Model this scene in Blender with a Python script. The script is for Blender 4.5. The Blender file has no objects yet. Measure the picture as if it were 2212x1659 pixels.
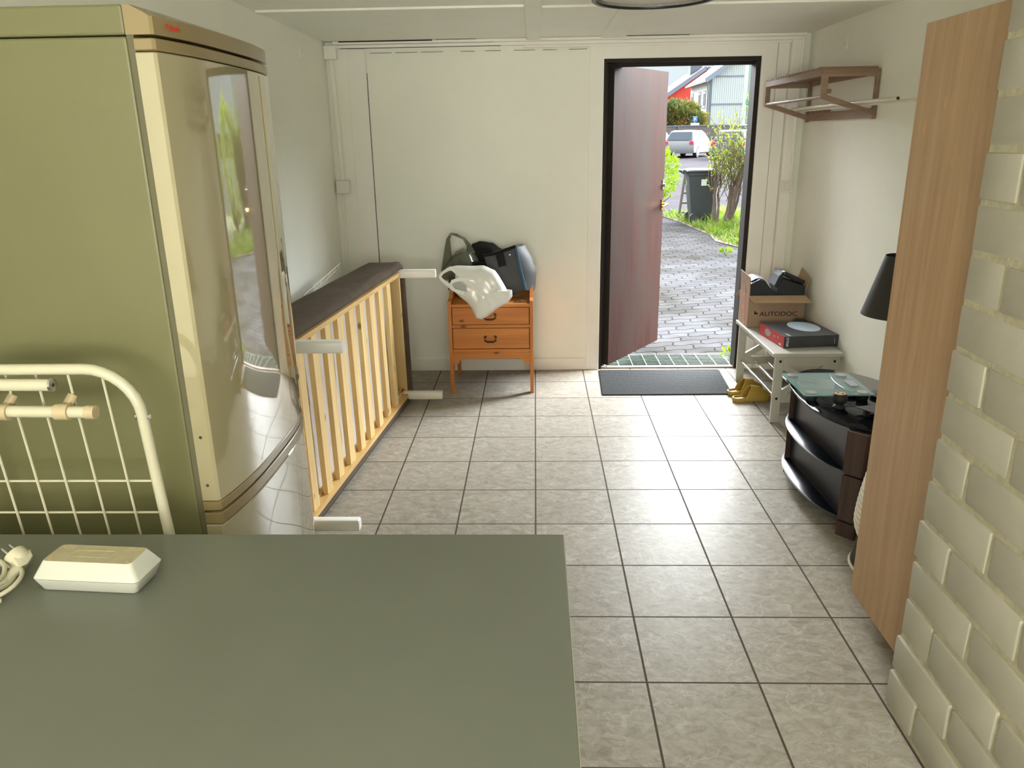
import bpy, bmesh, math, random
from mathutils import Vector, Matrix, noise as mnoise
random.seed(7)
C = bpy.context.scene.collection
PI = math.pi

# ------------------------------------------------------------------ materials
def lin(c):
    out = []
    for v in c[:3]:
        v = v / 255.0
        out.append(v / 12.92 if v <= 0.04045 else ((v + 0.055) / 1.055) ** 2.4)
    return (*out, 1.0)

MATS = {}
def base_mat(name):
    m = bpy.data.materials.new(name)
    m.use_nodes = True
    nt = m.node_tree
    return m, nt, nt.nodes['Principled BSDF']

def setp(b, rough=0.6, metal=0.0, spec=0.5, coat=0.0, trans=0.0, ior=1.5):
    b.inputs['Roughness'].default_value = rough
    b.inputs['Metallic'].default_value = metal
    b.inputs['Specular IOR Level'].default_value = spec
    b.inputs['Coat Weight'].default_value = coat
    b.inputs['Coat Roughness'].default_value = 0.04
    b.inputs['Transmission Weight'].default_value = trans
    b.inputs['IOR'].default_value = ior

def ramp(nt, stops):
    r = nt.nodes.new('ShaderNodeValToRGB')
    el = r.color_ramp.elements
    while len(el) < len(stops): el.new(0.5)
    for e, (p, c) in zip(el, stops):
        e.position = p; e.color = c
    return r

def coords(nt, scale=(1, 1, 1), rot=(0, 0, 0)):
    t = nt.nodes.new('ShaderNodeTexCoord'); m = nt.nodes.new('ShaderNodeMapping')
    m.inputs['Scale'].default_value = scale
    m.inputs['Rotation'].default_value = rot
    nt.links.new(t.outputs['Object'], m.inputs['Vector'])
    return m.outputs['Vector']

def noise(nt, vec, scale, detail=4, rough=0.55, dist=0.0):
    n = nt.nodes.new('ShaderNodeTexNoise')
    n.inputs['Scale'].default_value = scale
    n.inputs['Detail'].default_value = detail
    n.inputs['Roughness'].default_value = rough
    n.inputs['Distortion'].default_value = dist
    nt.links.new(vec, n.inputs['Vector'])
    return n.outputs['Fac']

def bump(nt, b, height, strength=0.2, dist=0.002):
    bp = nt.nodes.new('ShaderNodeBump')
    bp.inputs['Strength'].default_value = strength
    bp.inputs['Distance'].default_value = dist
    nt.links.new(height, bp.inputs['Height'])
    nt.links.new(bp.outputs['Normal'], b.inputs['Normal'])

def plain(name, c, rough=0.6, metal=0.0, spec=0.5, coat=0.0, var=0.06, scale=6.0, bmp=0.0, bscale=60.0, trans=0.0, ior=1.5):
    m, nt, b = base_mat(name)
    setp(b, rough, metal, spec, coat, trans, ior)
    l = lin(c)
    if var > 0:
        v = coords(nt)
        f = noise(nt, v, scale, 4)
        r = ramp(nt, [(0.3, tuple(x * (1 - var) for x in l[:3]) + (1,)), (0.7, tuple(min(1, x * (1 + var)) for x in l[:3]) + (1,))])
        nt.links.new(f, r.inputs['Fac'])
        nt.links.new(r.outputs['Color'], b.inputs['Base Color'])
        if bmp > 0:
            bump(nt, b, noise(nt, v, bscale, 3), bmp)
    else:
        b.inputs['Base Color'].default_value = l
    MATS[name] = m
    return m

def wood(name, dark, light, axis='z', rough=0.5, grain=26.0, knots=False, coat=0.0, blot=None, spec=0.4):
    m, nt, b = base_mat(name)
    setp(b, rough, 0, spec, coat)
    s = {'x': (0.06, 1, 1), 'y': (1, 0.06, 1), 'z': (1, 1, 0.06)}[axis]
    v = coords(nt, s)
    f = noise(nt, v, grain, 5, 0.6, 0.6)
    r = ramp(nt, [(0.25, lin(dark)), (0.5, tuple((a + c) / 2 for a, c in zip(lin(dark), lin(light)))), (0.75, lin(light))])
    nt.links.new(f, r.inputs['Fac'])
    col = r.outputs['Color']
    if blot:
        v2 = coords(nt, {'x': (.4, 1, 1), 'y': (1, .4, 1), 'z': (1, 1, .4)}[axis])
        f2 = noise(nt, v2, 3.0, 3)
        mx = nt.nodes.new('ShaderNodeMix'); mx.data_type = 'RGBA'
        rr = ramp(nt, [(0.42, (0, 0, 0, 1)), (0.68, (1, 1, 1, 1))])
        nt.links.new(f2, rr.inputs['Fac'])
        nt.links.new(rr.outputs['Color'], mx.inputs[0])
        nt.links.new(col, mx.inputs[6]); mx.inputs[7].default_value = lin(blot)
        col = mx.outputs[2]
    if knots:
        v3 = coords(nt, {'x': (0.5, 1, 1), 'y': (1, 0.5, 1), 'z': (1, 1, 0.5)}[axis])
        vo = nt.nodes.new('ShaderNodeTexVoronoi'); vo.inputs['Scale'].default_value = 9.0
        nt.links.new(v3, vo.inputs['Vector'])
        rk = ramp(nt, [(0.0, (1, 1, 1, 1)), (0.06, (0.8, 0.8, 0.8, 1)), (0.11, (0, 0, 0, 1))])
        nt.links.new(vo.outputs['Distance'], rk.inputs['Fac'])
        mx = nt.nodes.new('ShaderNodeMix'); mx.data_type = 'RGBA'
        nt.links.new(rk.outputs['Color'], mx.inputs[0])
        nt.links.new(col, mx.inputs[6]); mx.inputs[7].default_value = tuple(x * 0.25 for x in lin(dark)[:3]) + (1,)
        col = mx.outputs[2]
    nt.links.new(col, b.inputs['Base Color'])
    bump(nt, b, f, 0.15, 0.001)
    MATS[name] = m
    return m

def leaf_mat(name, c1, c2, c3, scale=3.0, transl=0.45):
    m, nt, b = base_mat(name)
    setp(b, 0.5)
    v = coords(nt)
    f = noise(nt, v, scale, 6, 0.75)
    r = ramp(nt, [(0.32, lin(c1)), (0.5, lin(c2)), (0.66, lin(c3))])
    nt.links.new(f, r.inputs['Fac'])
    nt.links.new(r.outputs['Color'], b.inputs['Base Color'])
    tr = nt.nodes.new('ShaderNodeBsdfTranslucent')
    nt.links.new(r.outputs['Color'], tr.inputs['Color'])
    mx = nt.nodes.new('ShaderNodeMixShader'); mx.inputs[0].default_value = transl
    nt.links.new(b.outputs[0], mx.inputs[1]); nt.links.new(tr.outputs[0], mx.inputs[2])
    nt.links.new(mx.outputs[0], nt.nodes['Material Output'].inputs['Surface'])
    MATS[name] = m
    return m

def clear_mat(name, c, rough=0.1, alpha=0.35, spec=0.5):
    """thin film: part see-through, part coloured gloss"""
    m, nt, b = base_mat(name)
    setp(b, rough, 0, spec)
    b.inputs['Base Color'].default_value = lin(c)
    t = nt.nodes.new('ShaderNodeBsdfTransparent')
    mx = nt.nodes.new('ShaderNodeMixShader'); mx.inputs[0].default_value = alpha
    nt.links.new(t.outputs[0], mx.inputs[1]); nt.links.new(b.outputs[0], mx.inputs[2])
    nt.links.new(mx.outputs[0], nt.nodes['Material Output'].inputs['Surface'])
    MATS[name] = m
    return m

# floor: square tiles 0.33 m with dark grout
def tile_mat():
    m, nt, b = base_mat('floor_tile')
    setp(b, 0.40, 0, 0.09)
    v = coords(nt)
    br = nt.nodes.new('ShaderNodeTexBrick')
    br.offset = 0.0; br.squash = 1.0
    for k, val in (('Scale', 1.0), ('Mortar Size', 0.0036), ('Mortar Smooth', 0.1), ('Bias', 0.0), ('Brick Width', 0.33), ('Row Height', 0.33)):
        br.inputs[k].default_value = val
    br.inputs['Color1'].default_value = (0.55, 0.55, 0.55, 1); br.inputs['Color2'].default_value = (0.45, 0.45, 0.45, 1)
    nt.links.new(v, br.inputs['Vector'])
    f1 = noise(nt, coords(nt, (0.8, 1.2, 1)), 24.0, 8, 0.76, 0.9)
    r1 = ramp(nt, [(0.30, lin((132, 126, 115))), (0.48, lin((156, 150, 139))), (0.62, lin((170, 165, 155))), (0.8, lin((192, 188, 180)))])
    nt.links.new(f1, r1.inputs['Fac'])
    # thin pale veins
    wv = nt.nodes.new('ShaderNodeTexNoise'); wv.inputs['Scale'].default_value = 5.0; wv.inputs['Detail'].default_value = 5; wv.inputs['Distortion'].default_value = 0.5
    nt.links.new(v, wv.inputs['Vector'])
    rv = ramp(nt, [(0.492, (0, 0, 0, 1)), (0.5, (0.22, 0.22, 0.22, 1)), (0.508, (0, 0, 0, 1))])
    nt.links.new(wv.outputs['Fac'], rv.inputs['Fac'])
    mv = nt.nodes.new('ShaderNodeMix'); mv.data_type = 'RGBA'
    nt.links.new(rv.outputs['Color'], mv.inputs[0]); nt.links.new(r1.outputs['Color'], mv.inputs[6]); mv.inputs[7].default_value = lin((226, 222, 215))
    # per-tile tone
    mt = nt.nodes.new('ShaderNodeMix'); mt.data_type = 'RGBA'; mt.blend_type = 'OVERLAY'; mt.inputs[0].default_value = 0.45
    nt.links.new(mv.outputs[2], mt.inputs[6]); nt.links.new(br.outputs['Color'], mt.inputs[7])
    mg = nt.nodes.new('ShaderNodeMix'); mg.data_type = 'RGBA'
    nt.links.new(br.outputs['Fac'], mg.inputs[0]); nt.links.new(mt.outputs[2], mg.inputs[6]); mg.inputs[7].default_value = lin((84, 72, 66))
    nt.links.new(mg.outputs[2], b.inputs['Base Color'])
    rr = nt.nodes.new('ShaderNodeMix'); rr.data_type = 'FLOAT'
    nt.links.new(br.outputs['Fac'], rr.inputs[0]); rr.inputs[2].default_value = 0.40; rr.inputs[3].default_value = 0.8
    nt.links.new(rr.outputs[0], b.inputs['Roughness'])
    # bump: slate relief + sunk grout
    f2 = noise(nt, v, 24.0, 5, 0.6, 1.0)
    ad = nt.nodes.new('ShaderNodeMath'); ad.operation = 'MULTIPLY_ADD'
    nt.links.new(br.outputs['Fac'], ad.inputs[0]); ad.inputs[1].default_value = -0.9; nt.links.new(f2, ad.inputs[2])
    bump(nt, b, ad.outputs[0], 0.35, 0.003)
    return m

def paver_mat():
    m, nt, b = base_mat('paver')
    setp(b, 0.7, 0, 0.0)
    t = nt.nodes.new('ShaderNodeTexCoord'); mp = nt.nodes.new('ShaderNodeMapping')
    mp.inputs['Rotation'].default_value = (0, 0, math.radians(-14))
    nt.links.new(t.outputs['Object'], mp.inputs['Vector'])
    sx = nt.nodes.new('ShaderNodeSeparateXYZ'); nt.links.new(mp.outputs[0], sx.inputs[0])
    # wavy joints: interlocking pavers
    def wave(src, freq, amp):
        mu = nt.nodes.new('ShaderNodeMath'); mu.operation = 'MULTIPLY'; mu.inputs[1].default_value = freq; nt.links.new(src, mu.inputs[0])
        si = nt.nodes.new('ShaderNodeMath'); si.operation = 'SINE'; nt.links.new(mu.outputs[0], si.inputs[0])
        ml = nt.nodes.new('ShaderNodeMath'); ml.operation = 'MULTIPLY'; ml.inputs[1].default_value = amp; nt.links.new(si.outputs[0], ml.inputs[0])
        return ml.outputs[0]
    ay = nt.nodes.new('ShaderNodeMath'); nt.links.new(sx.outputs[1], ay.inputs[0]); nt.links.new(wave(sx.outputs[0], 2 * PI / 0.22, 0.011), ay.inputs[1])
    ax = nt.nodes.new('ShaderNodeMath'); nt.links.new(sx.outputs[0], ax.inputs[0]); nt.links.new(wave(sx.outputs[1], 2 * PI / 0.12, 0.014), ax.inputs[1])
    cb = nt.nodes.new('ShaderNodeCombineXYZ'); nt.links.new(ax.outputs[0], cb.inputs[0]); nt.links.new(ay.outputs[0], cb.inputs[1])
    br = nt.nodes.new('ShaderNodeTexBrick'); br.offset = 0.5
    for k, val in (('Scale', 1.0), ('Mortar Size', 0.006), ('Mortar Smooth', 0.4), ('Brick Width', 0.24), ('Row Height', 0.12)):
        br.inputs[k].default_value = val
    br.inputs['Color1'].default_value = lin((80, 80, 82)); br.inputs['Color2'].default_value = lin((70, 70, 72)); br.inputs['Mortar'].default_value = lin((40, 39, 37))
    nt.links.new(cb.outputs[0], br.inputs['Vector'])
    f = noise(nt, mp.outputs[0], 1.3, 5)
    r = ramp(nt, [(0.35, lin((205, 200, 190))), (0.6, lin((255, 255, 255)))])
    nt.links.new(f, r.inputs['Fac'])
    mx = nt.nodes.new('ShaderNodeMix'); mx.data_type = 'RGBA'; mx.blend_type = 'MULTIPLY'; mx.inputs[0].default_value = 1.0
    nt.links.new(br.outputs['Color'], mx.inputs[6]); nt.links.new(r.outputs['Color'], mx.inputs[7])
    nt.links.new(mx.outputs[2], b.inputs['Base Color'])
    iv = nt.nodes.new('ShaderNodeMath'); iv.operation = 'MULTIPLY'; iv.inputs[1].default_value = -1.0
    nt.links.new(br.outputs['Fac'], iv.inputs[0])
    bump(nt, b, iv.outputs[0], 0.8, 0.01)
    return m

def ribbed_siding(name, c, pitch=0.2):
    m, nt, b = base_mat(name)
    setp(b, 0.7)
    v = coords(nt)
    w = nt.nodes.new('ShaderNodeTexWave'); w.wave_type = 'BANDS'; w.bands_direction = 'X'
    w.inputs['Scale'].default_value = 2 * PI / 20 / pitch / 1.0
    nt.links.new(v, w.inputs['Vector'])
    l = lin(c)
    r = ramp(nt, [(0.1, tuple(x * .72 for x in l[:3]) + (1,)), (0.3, l)])
    nt.links.new(w.outputs['Fac'], r.inputs['Fac'])
    nt.links.new(r.outputs['Color'], b.inputs['Base Color'])
    bump(nt, b, w.outputs['Fac'], 0.5, 0.02)
    return m

M = {}
M['wall'] = plain('wall_paint', (242, 243, 233), 0.75, var=0.025, scale=2.5, bmp=0.12, bscale=70)
M['ceil'] = plain('ceiling_paint', (243, 244, 234), 0.75, var=0.025, scale=2)
M['trimp'] = plain('trim_paint', (242, 240, 233), 0.5, var=0.02, scale=5)
M['crack'] = plain('dark_crack', (46, 42, 36), 0.9, var=0)
M['tile'] = tile_mat()
M['paver'] = paver_mat()
M['asphalt'] = plain('asphalt', (68, 66, 69), 0.7, spec=0.0, var=0.12, scale=1.2)
M['soil'] = plain('soil', (84, 70, 56), 0.9, var=0.3, scale=8)
M['jamb'] = plain('dark_brown_jamb', (46, 40, 36), 0.6, var=0.1, spec=0.2)
M['door'] = wood('door_veneer', (35, 20, 16), (58, 31, 25), 'z', 0.5, 30, blot=(47, 37, 31), spec=0.09)
M['brass'] = plain('brass', (215, 180, 80), 0.2, 1.0, var=0)
M['steel'] = plain('steel', (190, 190, 190), 0.25, 1.0, var=0)
M['chrome'] = plain('chrome_tube', (200, 202, 208), 0.08, 1.0, var=0)
M['white_plastic'] = plain('white_plastic', (228, 227, 220), 0.35, var=0.02)
M['white_paint'] = plain('white_lacquer', (226, 225, 216), 0.4, var=0.02)
M['fridge_side'] = plain('fridge_side', (105, 104, 72), 0.42, var=0.05, scale=2.0, spec=0.4, bmp=0.05, bscale=250)
M['fridge_door'] = plain('fridge_door', (158, 150, 120), 0.03, var=0.03, scale=1.5, spec=0.7, coat=1.0)
M['fridge_trim'] = plain('fridge_trim', (134, 119, 85), 0.22, var=0.05, scale=3, spec=0.5)
M['gasket'] = plain('gasket', (92, 88, 66), 0.7, var=0.05)
M['red_ink'] = plain('red_ink', (200, 60, 40), 0.5, var=0)
M['black_ink'] = plain('black_ink', (62, 50, 46), 0.6, var=0)
M['white_ink'] = plain('white_ink', (220, 220, 220), 0.6, var=0)
M['counter'] = plain('counter_laminate', (105, 108, 99), 0.36, var=0.035, scale=5, spec=0.35)
M['edge_band'] = plain('edge_band', (170, 168, 150), 0.5, var=0.02)
M['cabinet_white'] = plain('cabinet_white', (200, 196, 180), 0.5, var=0.02)
M['rack_white'] = plain('rack_enamel', (192, 188, 166), 0.3, var=0.04, scale=8)
M['rack_clip'] = plain('rack_clip', (182, 166, 134), 0.45, var=0.08, scale=30)
M['pine'] = wood('pine', (222, 184, 120), (244, 220, 166), 'z', 0.5, 22, knots=True)
M['pine_y'] = wood('pine_rail', (200, 158, 95), (236, 204, 142), 'y', 0.5, 22)
M['fabric'] = plain('bed_fabric', (92, 80, 70), 0.95, var=0.14, scale=14, bmp=0.3, bscale=300, spec=0.2)
M['lining'] = plain('lining_cloth', (208, 206, 206), 0.9, var=0.05, scale=10, bmp=0.4, bscale=14)
M['dresser'] = wood('stained_pine', (176, 104, 46), (212, 138, 68), 'x', 0.42, 22, knots=True, spec=0.4)
M['dresser_z'] = wood('stained_pine_side', (172, 102, 48), (206, 134, 70), 'z', 0.42, 22, spec=0.4)
M['dresser_dark'] = wood('stained_pine_dark', (96, 54, 26), (132, 78, 38), 'x', 0.45, 22, spec=0.4)
M['iron'] = plain('dark_iron', (46, 42, 38), 0.45, 0.6, var=0.1)
M['white_bag'] = plain('white_bag_film', (228, 230, 226), 0.22, var=0.03, scale=8, spec=0.6, bmp=0.5, bscale=16)
M['white_film'] = clear_mat('white_bag_window', (225, 228, 228), 0.2, 0.55)
M['green_bag'] = clear_mat('green_bag_film', (92, 94, 78), 0.12, 0.72, 0.6)
M['black_cloth'] = plain('black_cloth', (26, 26, 27), 0.85, var=0.2, scale=18, bmp=0.3, bscale=120, spec=0.25)
M['black_nylon'] = plain('black_nylon', (32, 32, 32), 0.5, var=0.08, scale=14, spec=0.45)
M['grey_film'] = plain('grey_side_film', (58, 60, 62), 0.5, var=0.1, scale=10, bmp=0.5, bscale=12)
M['blue'] = plain('blue_piping', (60, 120, 170), 0.5, var=0)
M['cardboard'] = plain('cardboard', (158, 132, 110), 0.85, var=0.05, scale=12)
M['cardboard_in'] = plain('cardboard_inside', (186, 160, 128), 0.85, var=0.05, scale=12)
M['orange_tape'] = plain('orange_tape', (230, 130, 105), 0.6, var=0.1, scale=30)
M['black_box'] = plain('black_box', (34, 36, 42), 0.6, var=0.08, scale=20)
M['black_gloss'] = plain('black_gloss_plastic', (34, 35, 38), 0.2, var=0)
M['paper'] = plain('paper', (150, 162, 180), 0.6, var=0.02)
M['game_dark'] = plain('box_print_dark', (58, 60, 66), 0.42, var=0.16, scale=9)
M['game_red'] = plain('box_print_red', (196, 56, 60), 0.45, var=0.08, scale=14)
M['game_blue'] = plain('box_print_pale_blue', (192, 208, 226), 0.4, var=0.02)
M['game_grey'] = plain('box_print_grey', (165, 168, 168), 0.5, var=0.02)
M['bench'] = plain('bench_lacquer', (188, 187, 178), 0.4, var=0.02)
M['mat'] = None
M['yellow'] = plain('yellow_foam', (172, 144, 64), 0.6, var=0.06, scale=30)
M['black_glass'] = plain('black_glass', (18, 22, 28), 0.05, var=0, spec=0.32)
M['glass_edge'] = plain('glass_edge', (70, 77, 80), 0.35, var=0, spec=0.4)
M['shelf_glass'] = plain('shelf_glass', (18, 22, 29), 0.2, var=0, spec=0.10)
M['back_panel'] = plain('black_back_panel', (26, 31, 40), 0.3, var=0.02)
M['wenge'] = wood('wenge', (58, 44, 40), (84, 66, 60), 'z', 0.45, 34)
M['clear_glass'] = clear_mat('clear_glass', (176, 205, 200), 0.03, 0.32, 0.8)
M['teal_edge'] = plain('green_glass_edge', (120, 190, 175), 0.1, var=0, spec=0.6)
M['rubber'] = plain('black_rubber', (32, 33, 34), 0.55, var=0.05)
M['tan'] = plain('tan_top', (196, 164, 112), 0.5, var=0.05)
M['shade'] = plain('black_shade', (52, 51, 49), 0.7, var=0.05)
M['rib_white'] = plain('ribbed_white', (226, 222, 205), 0.45, var=0.02)
M['beech'] = wood('beech_veneer', (166, 134, 102), (192, 160, 126), 'z', 0.42, 34, spec=0.4)
M['scuff'] = plain('scuffed_patch', (196, 158, 118), 0.7, var=0.1, scale=30)
M['brick'] = plain('painted_brick', (174, 170, 156), 0.7, var=0.05, scale=9, bmp=0.35, bscale=45)
M['mortar'] = plain('painted_mortar', (176, 170, 146), 0.85, var=0.16, scale=40, bmp=0.8, bscale=110)
M['rack_wood'] = wood('brown_stained_wood', (132, 106, 88), (162, 138, 118), 'y', 0.55, 30)
M['rack_wood_x'] = wood('brown_stained_wood_across', (128, 103, 86), (158, 134, 114), 'x', 0.55, 30)
M['rod'] = plain('white_rod', (226, 220, 202), 0.35, var=0.02)
M['lamp_rim'] = plain('lamp_rim', (60, 60, 62), 0.3, 0.7, var=0)
M['diffuser'] = plain('lamp_diffuser', (226, 226, 222), 0.5, var=0.01)
M['zinc'] = plain('zinc_grate', (150, 158, 150), 0.6, 0.0, spec=0.05, var=0.05)
M['pit'] = plain('grate_pit', (28, 37, 32), 0.9, spec=0.0, var=0.2, scale=12)
M['bin'] = plain('bin_plastic', (50, 56, 58), 0.5, var=0.05)
M['sticker'] = plain('pale_sticker', (205, 220, 210), 0.6, var=0)
M['ladder'] = plain('weathered_wood', (100, 93, 88), 0.8, var=0.15, scale=20)
M['bark'] = plain('grey_bark', (104, 92, 82), 0.9, var=0.25, scale=14, bmp=0.6, bscale=30)
M['twig'] = plain('twig_bark', (104, 86, 70), 0.9, var=0.2, scale=10)
M['leaf_light'] = leaf_mat('spring_leaf', (92, 112, 26), (124, 142, 46), (156, 166, 84), 5.0)
M['leaf_lime'] = leaf_mat('lime_leaf', (84, 116, 10), (116, 142, 18), (130, 146, 36), 4.0, .3)
M['leaf_yew'] = leaf_mat('yew_leaf', (52, 62, 32), (82, 92, 44), (142, 120, 46), 0.8, 0.25)
M['grass'] = leaf_mat('grass_blade', (70, 100, 22), (98, 124, 36), (126, 118, 54), 2.2)
M['house_white'] = ribbed_siding('white_siding', (178, 187, 190), 0.24)
M['house_side'] = plain('white_side_wall', (180, 188, 190), 0.7, var=0.02)
M['house_red'] = ribbed_siding('red_siding', (222, 74, 62), 0.25)
M['house_mint'] = plain('mint_wall', (140, 164, 154), 0.7, var=0.03)
M['mint_trim'] = plain('mint_trim', (90, 158, 132), 0.6, var=0)
M['roof'] = plain('grey_roof', (66, 68, 74), 0.6, var=0.1, scale=3)
M['roof_light'] = plain('pale_roof', (84, 88, 95), 0.6, var=0.06, scale=2)
M['verge'] = plain('bluegrey_verge', (118, 130, 146), 0.6, var=0)
M['win_frame'] = plain('grey_window_casing', (96, 106, 114), 0.6, var=0)
M['win_sash'] = plain('white_sash', (186, 188, 188), 0.5, var=0)
M['win_glass'] = plain('window_glass', (96, 106, 114), 0.2, var=0, spec=0.7)
M['chimney'] = plain('chimney_sheet', (112, 116, 128), 0.5, var=0.05)
M['downpipe'] = plain('dark_downpipe', (76, 88, 96), 0.5, var=0)
M['fence'] = wood('grey_fence', (98, 91, 88), (122, 115, 112), 'z', 0.8, 12)
M['car_white'] = plain('car_paint_white', (160, 162, 165), 0.3, var=0, coat=0.0, spec=0.25)
M['car_silver'] = plain('car_paint_silver', (130, 134, 138), 0.35, 0.1, var=0, coat=0.0, spec=0.25)
M['car_grey'] = plain('car_paint_grey', (100, 103, 112), 0.35, 0.1, var=0, coat=0.0, spec=0.25)
M['car_glass'] = plain('car_glass', (74, 84, 94), 0.25, var=0, spec=0.4)
M['tyre'] = plain('tyre', (46, 46, 48), 0.7, var=0)
M['tail'] = plain('tail_light', (220, 60, 80), 0.2, var=0)
M['sign_blue'] = plain('sign_blue', (60, 110, 200), 0.4, var=0)
M['spout'] = plain('orange_pole', (205, 165, 120), 0.6, var=0)

M['leg_white'] = plain('white_leg_lacquer', (246, 246, 243), 0.35, var=0.01)
M['adapter'] = plain('adapter_plastic', (188, 189, 180), 0.4, var=0.02)
M['threshold'] = plain('worn_threshold', (150, 122, 104), 0.6, var=0.2, scale=9)
def mat_carpet():
    m, nt, b = base_mat('ribbed_mat')
    setp(b, 0.95, 0, 0.2)
    v = coords(nt)
    f = noise(nt, v, 160, 2, 0.6)
    r = ramp(nt, [(0.3, lin((22, 24, 26))), (0.5, lin((42, 44, 45))), (0.72, lin((74, 75, 74)))])
    nt.links.new(f, r.inputs['Fac'])
    w = nt.nodes.new('ShaderNodeTexWave'); w.bands_direction = 'Y'; w.inputs['Scale'].default_value = 24
    nt.links.new(v, w.inputs['Vector'])
    r2 = ramp(nt, [(0.0, (0.55, 0.55, 0.55, 1)), (0.5, (1, 1, 1, 1))])
    nt.links.new(w.outputs['Fac'], r2.inputs['Fac'])
    mx = nt.nodes.new('ShaderNodeMix'); mx.data_type = 'RGBA'; mx.blend_type = 'MULTIPLY'; mx.inputs[0].default_value = 0.8
    nt.links.new(r.outputs['Color'], mx.inputs[6]); nt.links.new(r2.outputs['Color'], mx.inputs[7])
    nt.links.new(mx.outputs[2], b.inputs['Base Color'])
    bump(nt, b, w.outputs['Fac'], 0.6, 0.004)
    return m
M['mat'] = mat_carpet()

# ------------------------------------------------------------------ mesh builder
class MB:
    def __init__(s): s.bm = bmesh.new()
    def face(s, pts):
        vs = [s.bm.verts.new(p) for p in pts]
        s.bm.faces.new(vs); return s
    def box(s, a, b, bev=0.0, rot=None, piv=None, seg=2):
        x0, y0, z0 = a; x1, y1, z1 = b
        x0, x1 = min(x0, x1), max(x0, x1); y0, y1 = min(y0, y1), max(y0, y1); z0, z1 = min(z0, z1), max(z0, z1)
        g = bmesh.ops.create_cube(s.bm, size=1.0)
        vs = g['verts']
        for v in vs:
            v.co = Vector(((x0 + x1) / 2 + v.co.x * (x1 - x0), (y0 + y1) / 2 + v.co.y * (y1 - y0), (z0 + z1) / 2 + v.co.z * (z1 - z0)))
        if bev > 0:
            es = list({e for v in vs for e in v.link_edges})
            r = bmesh.ops.bevel(s.bm, geom=es, offset=bev, segments=seg, affect='EDGES', profile=0.5)
            vs = list({v for f in r['faces'] for v in f.verts} | {v for v in vs if v.is_valid})
        if rot is not None:
            p = Vector(piv) if piv is not None else Vector(((x0 + x1) / 2, (y0 + y1) / 2, (z0 + z1) / 2))
            m = rot.to_3x3()
            for v in vs: v.co = p + m @ (v.co - p)
        return s
    def bar(s, p, q, w, h, up=(0, 0, 1), bev=0.0):
        """rectangular bar from p to q, w sideways, h along up"""
        p, q = Vector(p), Vector(q)
        d = (q - p).normalized(); u = Vector(up)
        if abs(d.dot(u)) > 0.99: u = Vector((1, 0, 0)) if abs(d.x) < .9 else Vector((0, 1, 0))
        si = d.cross(u).normalized(); u2 = si.cross(d).normalized()
        ring = [(-w / 2, -h / 2), (w / 2, -h / 2), (w / 2, h / 2), (-w / 2, h / 2)]
        a = [s.bm.verts.new(p + si * x + u2 * y) for x, y in ring]
        b = [s.bm.verts.new(q + si * x + u2 * y) for x, y in ring]
        fs = [s.bm.faces.new((a[i], a[(i + 1) % 4], b[(i + 1) % 4], b[i])) for i in range(4)]
        fs += [s.bm.faces.new(a[::-1]), s.bm.faces.new(b)]
        if bev > 0:
            es = list({e for f in fs for e in f.edges})
            bmesh.ops.bevel(s.bm, geom=es, offset=bev, segments=2, affect='EDGES', profile=0.5)
        return s
    def tube(s, path, r, n=10, closed=False, caps=True):
        P = [Vector(p) for p in path]
        rs = r if isinstance(r, (list, tuple)) else [r] * len(P)
        rings = []; prev = None
        for i, p in enumerate(P):
            if closed: d = P[(i + 1) % len(P)] - P[i - 1]
            else: d = P[min(i + 1, len(P) - 1)] - P[max(i - 1, 0)]
            if d.length < 1e-9: d = Vector((0, 0, 1))
            d.normalize()
            if prev is None:
                u = Vector((0, 0, 1)) if abs(d.z) < 0.9 else Vector((1, 0, 0))
            else: u = prev
            u = (u - d * u.dot(d))
            if u.length < 1e-6: u = d.orthogonal()
            u.normalize(); prev = u
            w = d.cross(u)
            rings.append([s.bm.verts.new(p + (u * math.cos(2 * PI * k / n) + w * math.sin(2 * PI * k / n)) * rs[i]) for k in range(n)])
        m = len(rings)
        for i in range(m if closed else m - 1):
            a, b = rings[i], rings[(i + 1) % m]
            for k in range(n): s.bm.faces.new((a[k], a[(k + 1) % n], b[(k + 1) % n], b[k]))
        if caps and not closed:
            s.bm.faces.new(rings[0][::-1]); s.bm.faces.new(rings[-1])
        return s
    def lathe(s, prof, c=(0, 0, 0), n=32, caps=True):
        rings = []
        for r, z in prof:
            rings.append([s.bm.verts.new((c[0] + r * math.cos(2 * PI * k / n), c[1] + r * math.sin(2 * PI * k / n), c[2] + z)) for k in range(n)])
        for a, b in zip(rings, rings[1:]):
            for k in range(n): s.bm.faces.new((a[k], a[(k + 1) % n], b[(k + 1) % n], b[k]))
        if caps:
            if prof[0][0] > 1e-5: s.bm.faces.new(rings[0][::-1])
            if prof[-1][0] > 1e-5: s.bm.faces.new(rings[-1])
        return s
    def loft(s, loops, cap0=True, cap1=True, closed=True):
        R = [[s.bm.verts.new(p) for p in L] for L in loops]
        n = len(R[0])
        for a, b in zip(R, R[1:]):
            for k in range(n if closed else n - 1): s.bm.faces.new((a[k], a[(k + 1) % n], b[(k + 1) % n], b[k]))
        if cap0: s.bm.faces.new(R[0][::-1])
        if cap1: s.bm.faces.new(R[-1])
        return s
    def prism(s, poly, fn, d0, d1):
        """poly in 2-D; fn(a, b, d) -> point"""
        return s.loft([[fn(a, b, d0) for a, b in poly], [fn(a, b, d1) for a, b in poly]])
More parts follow.
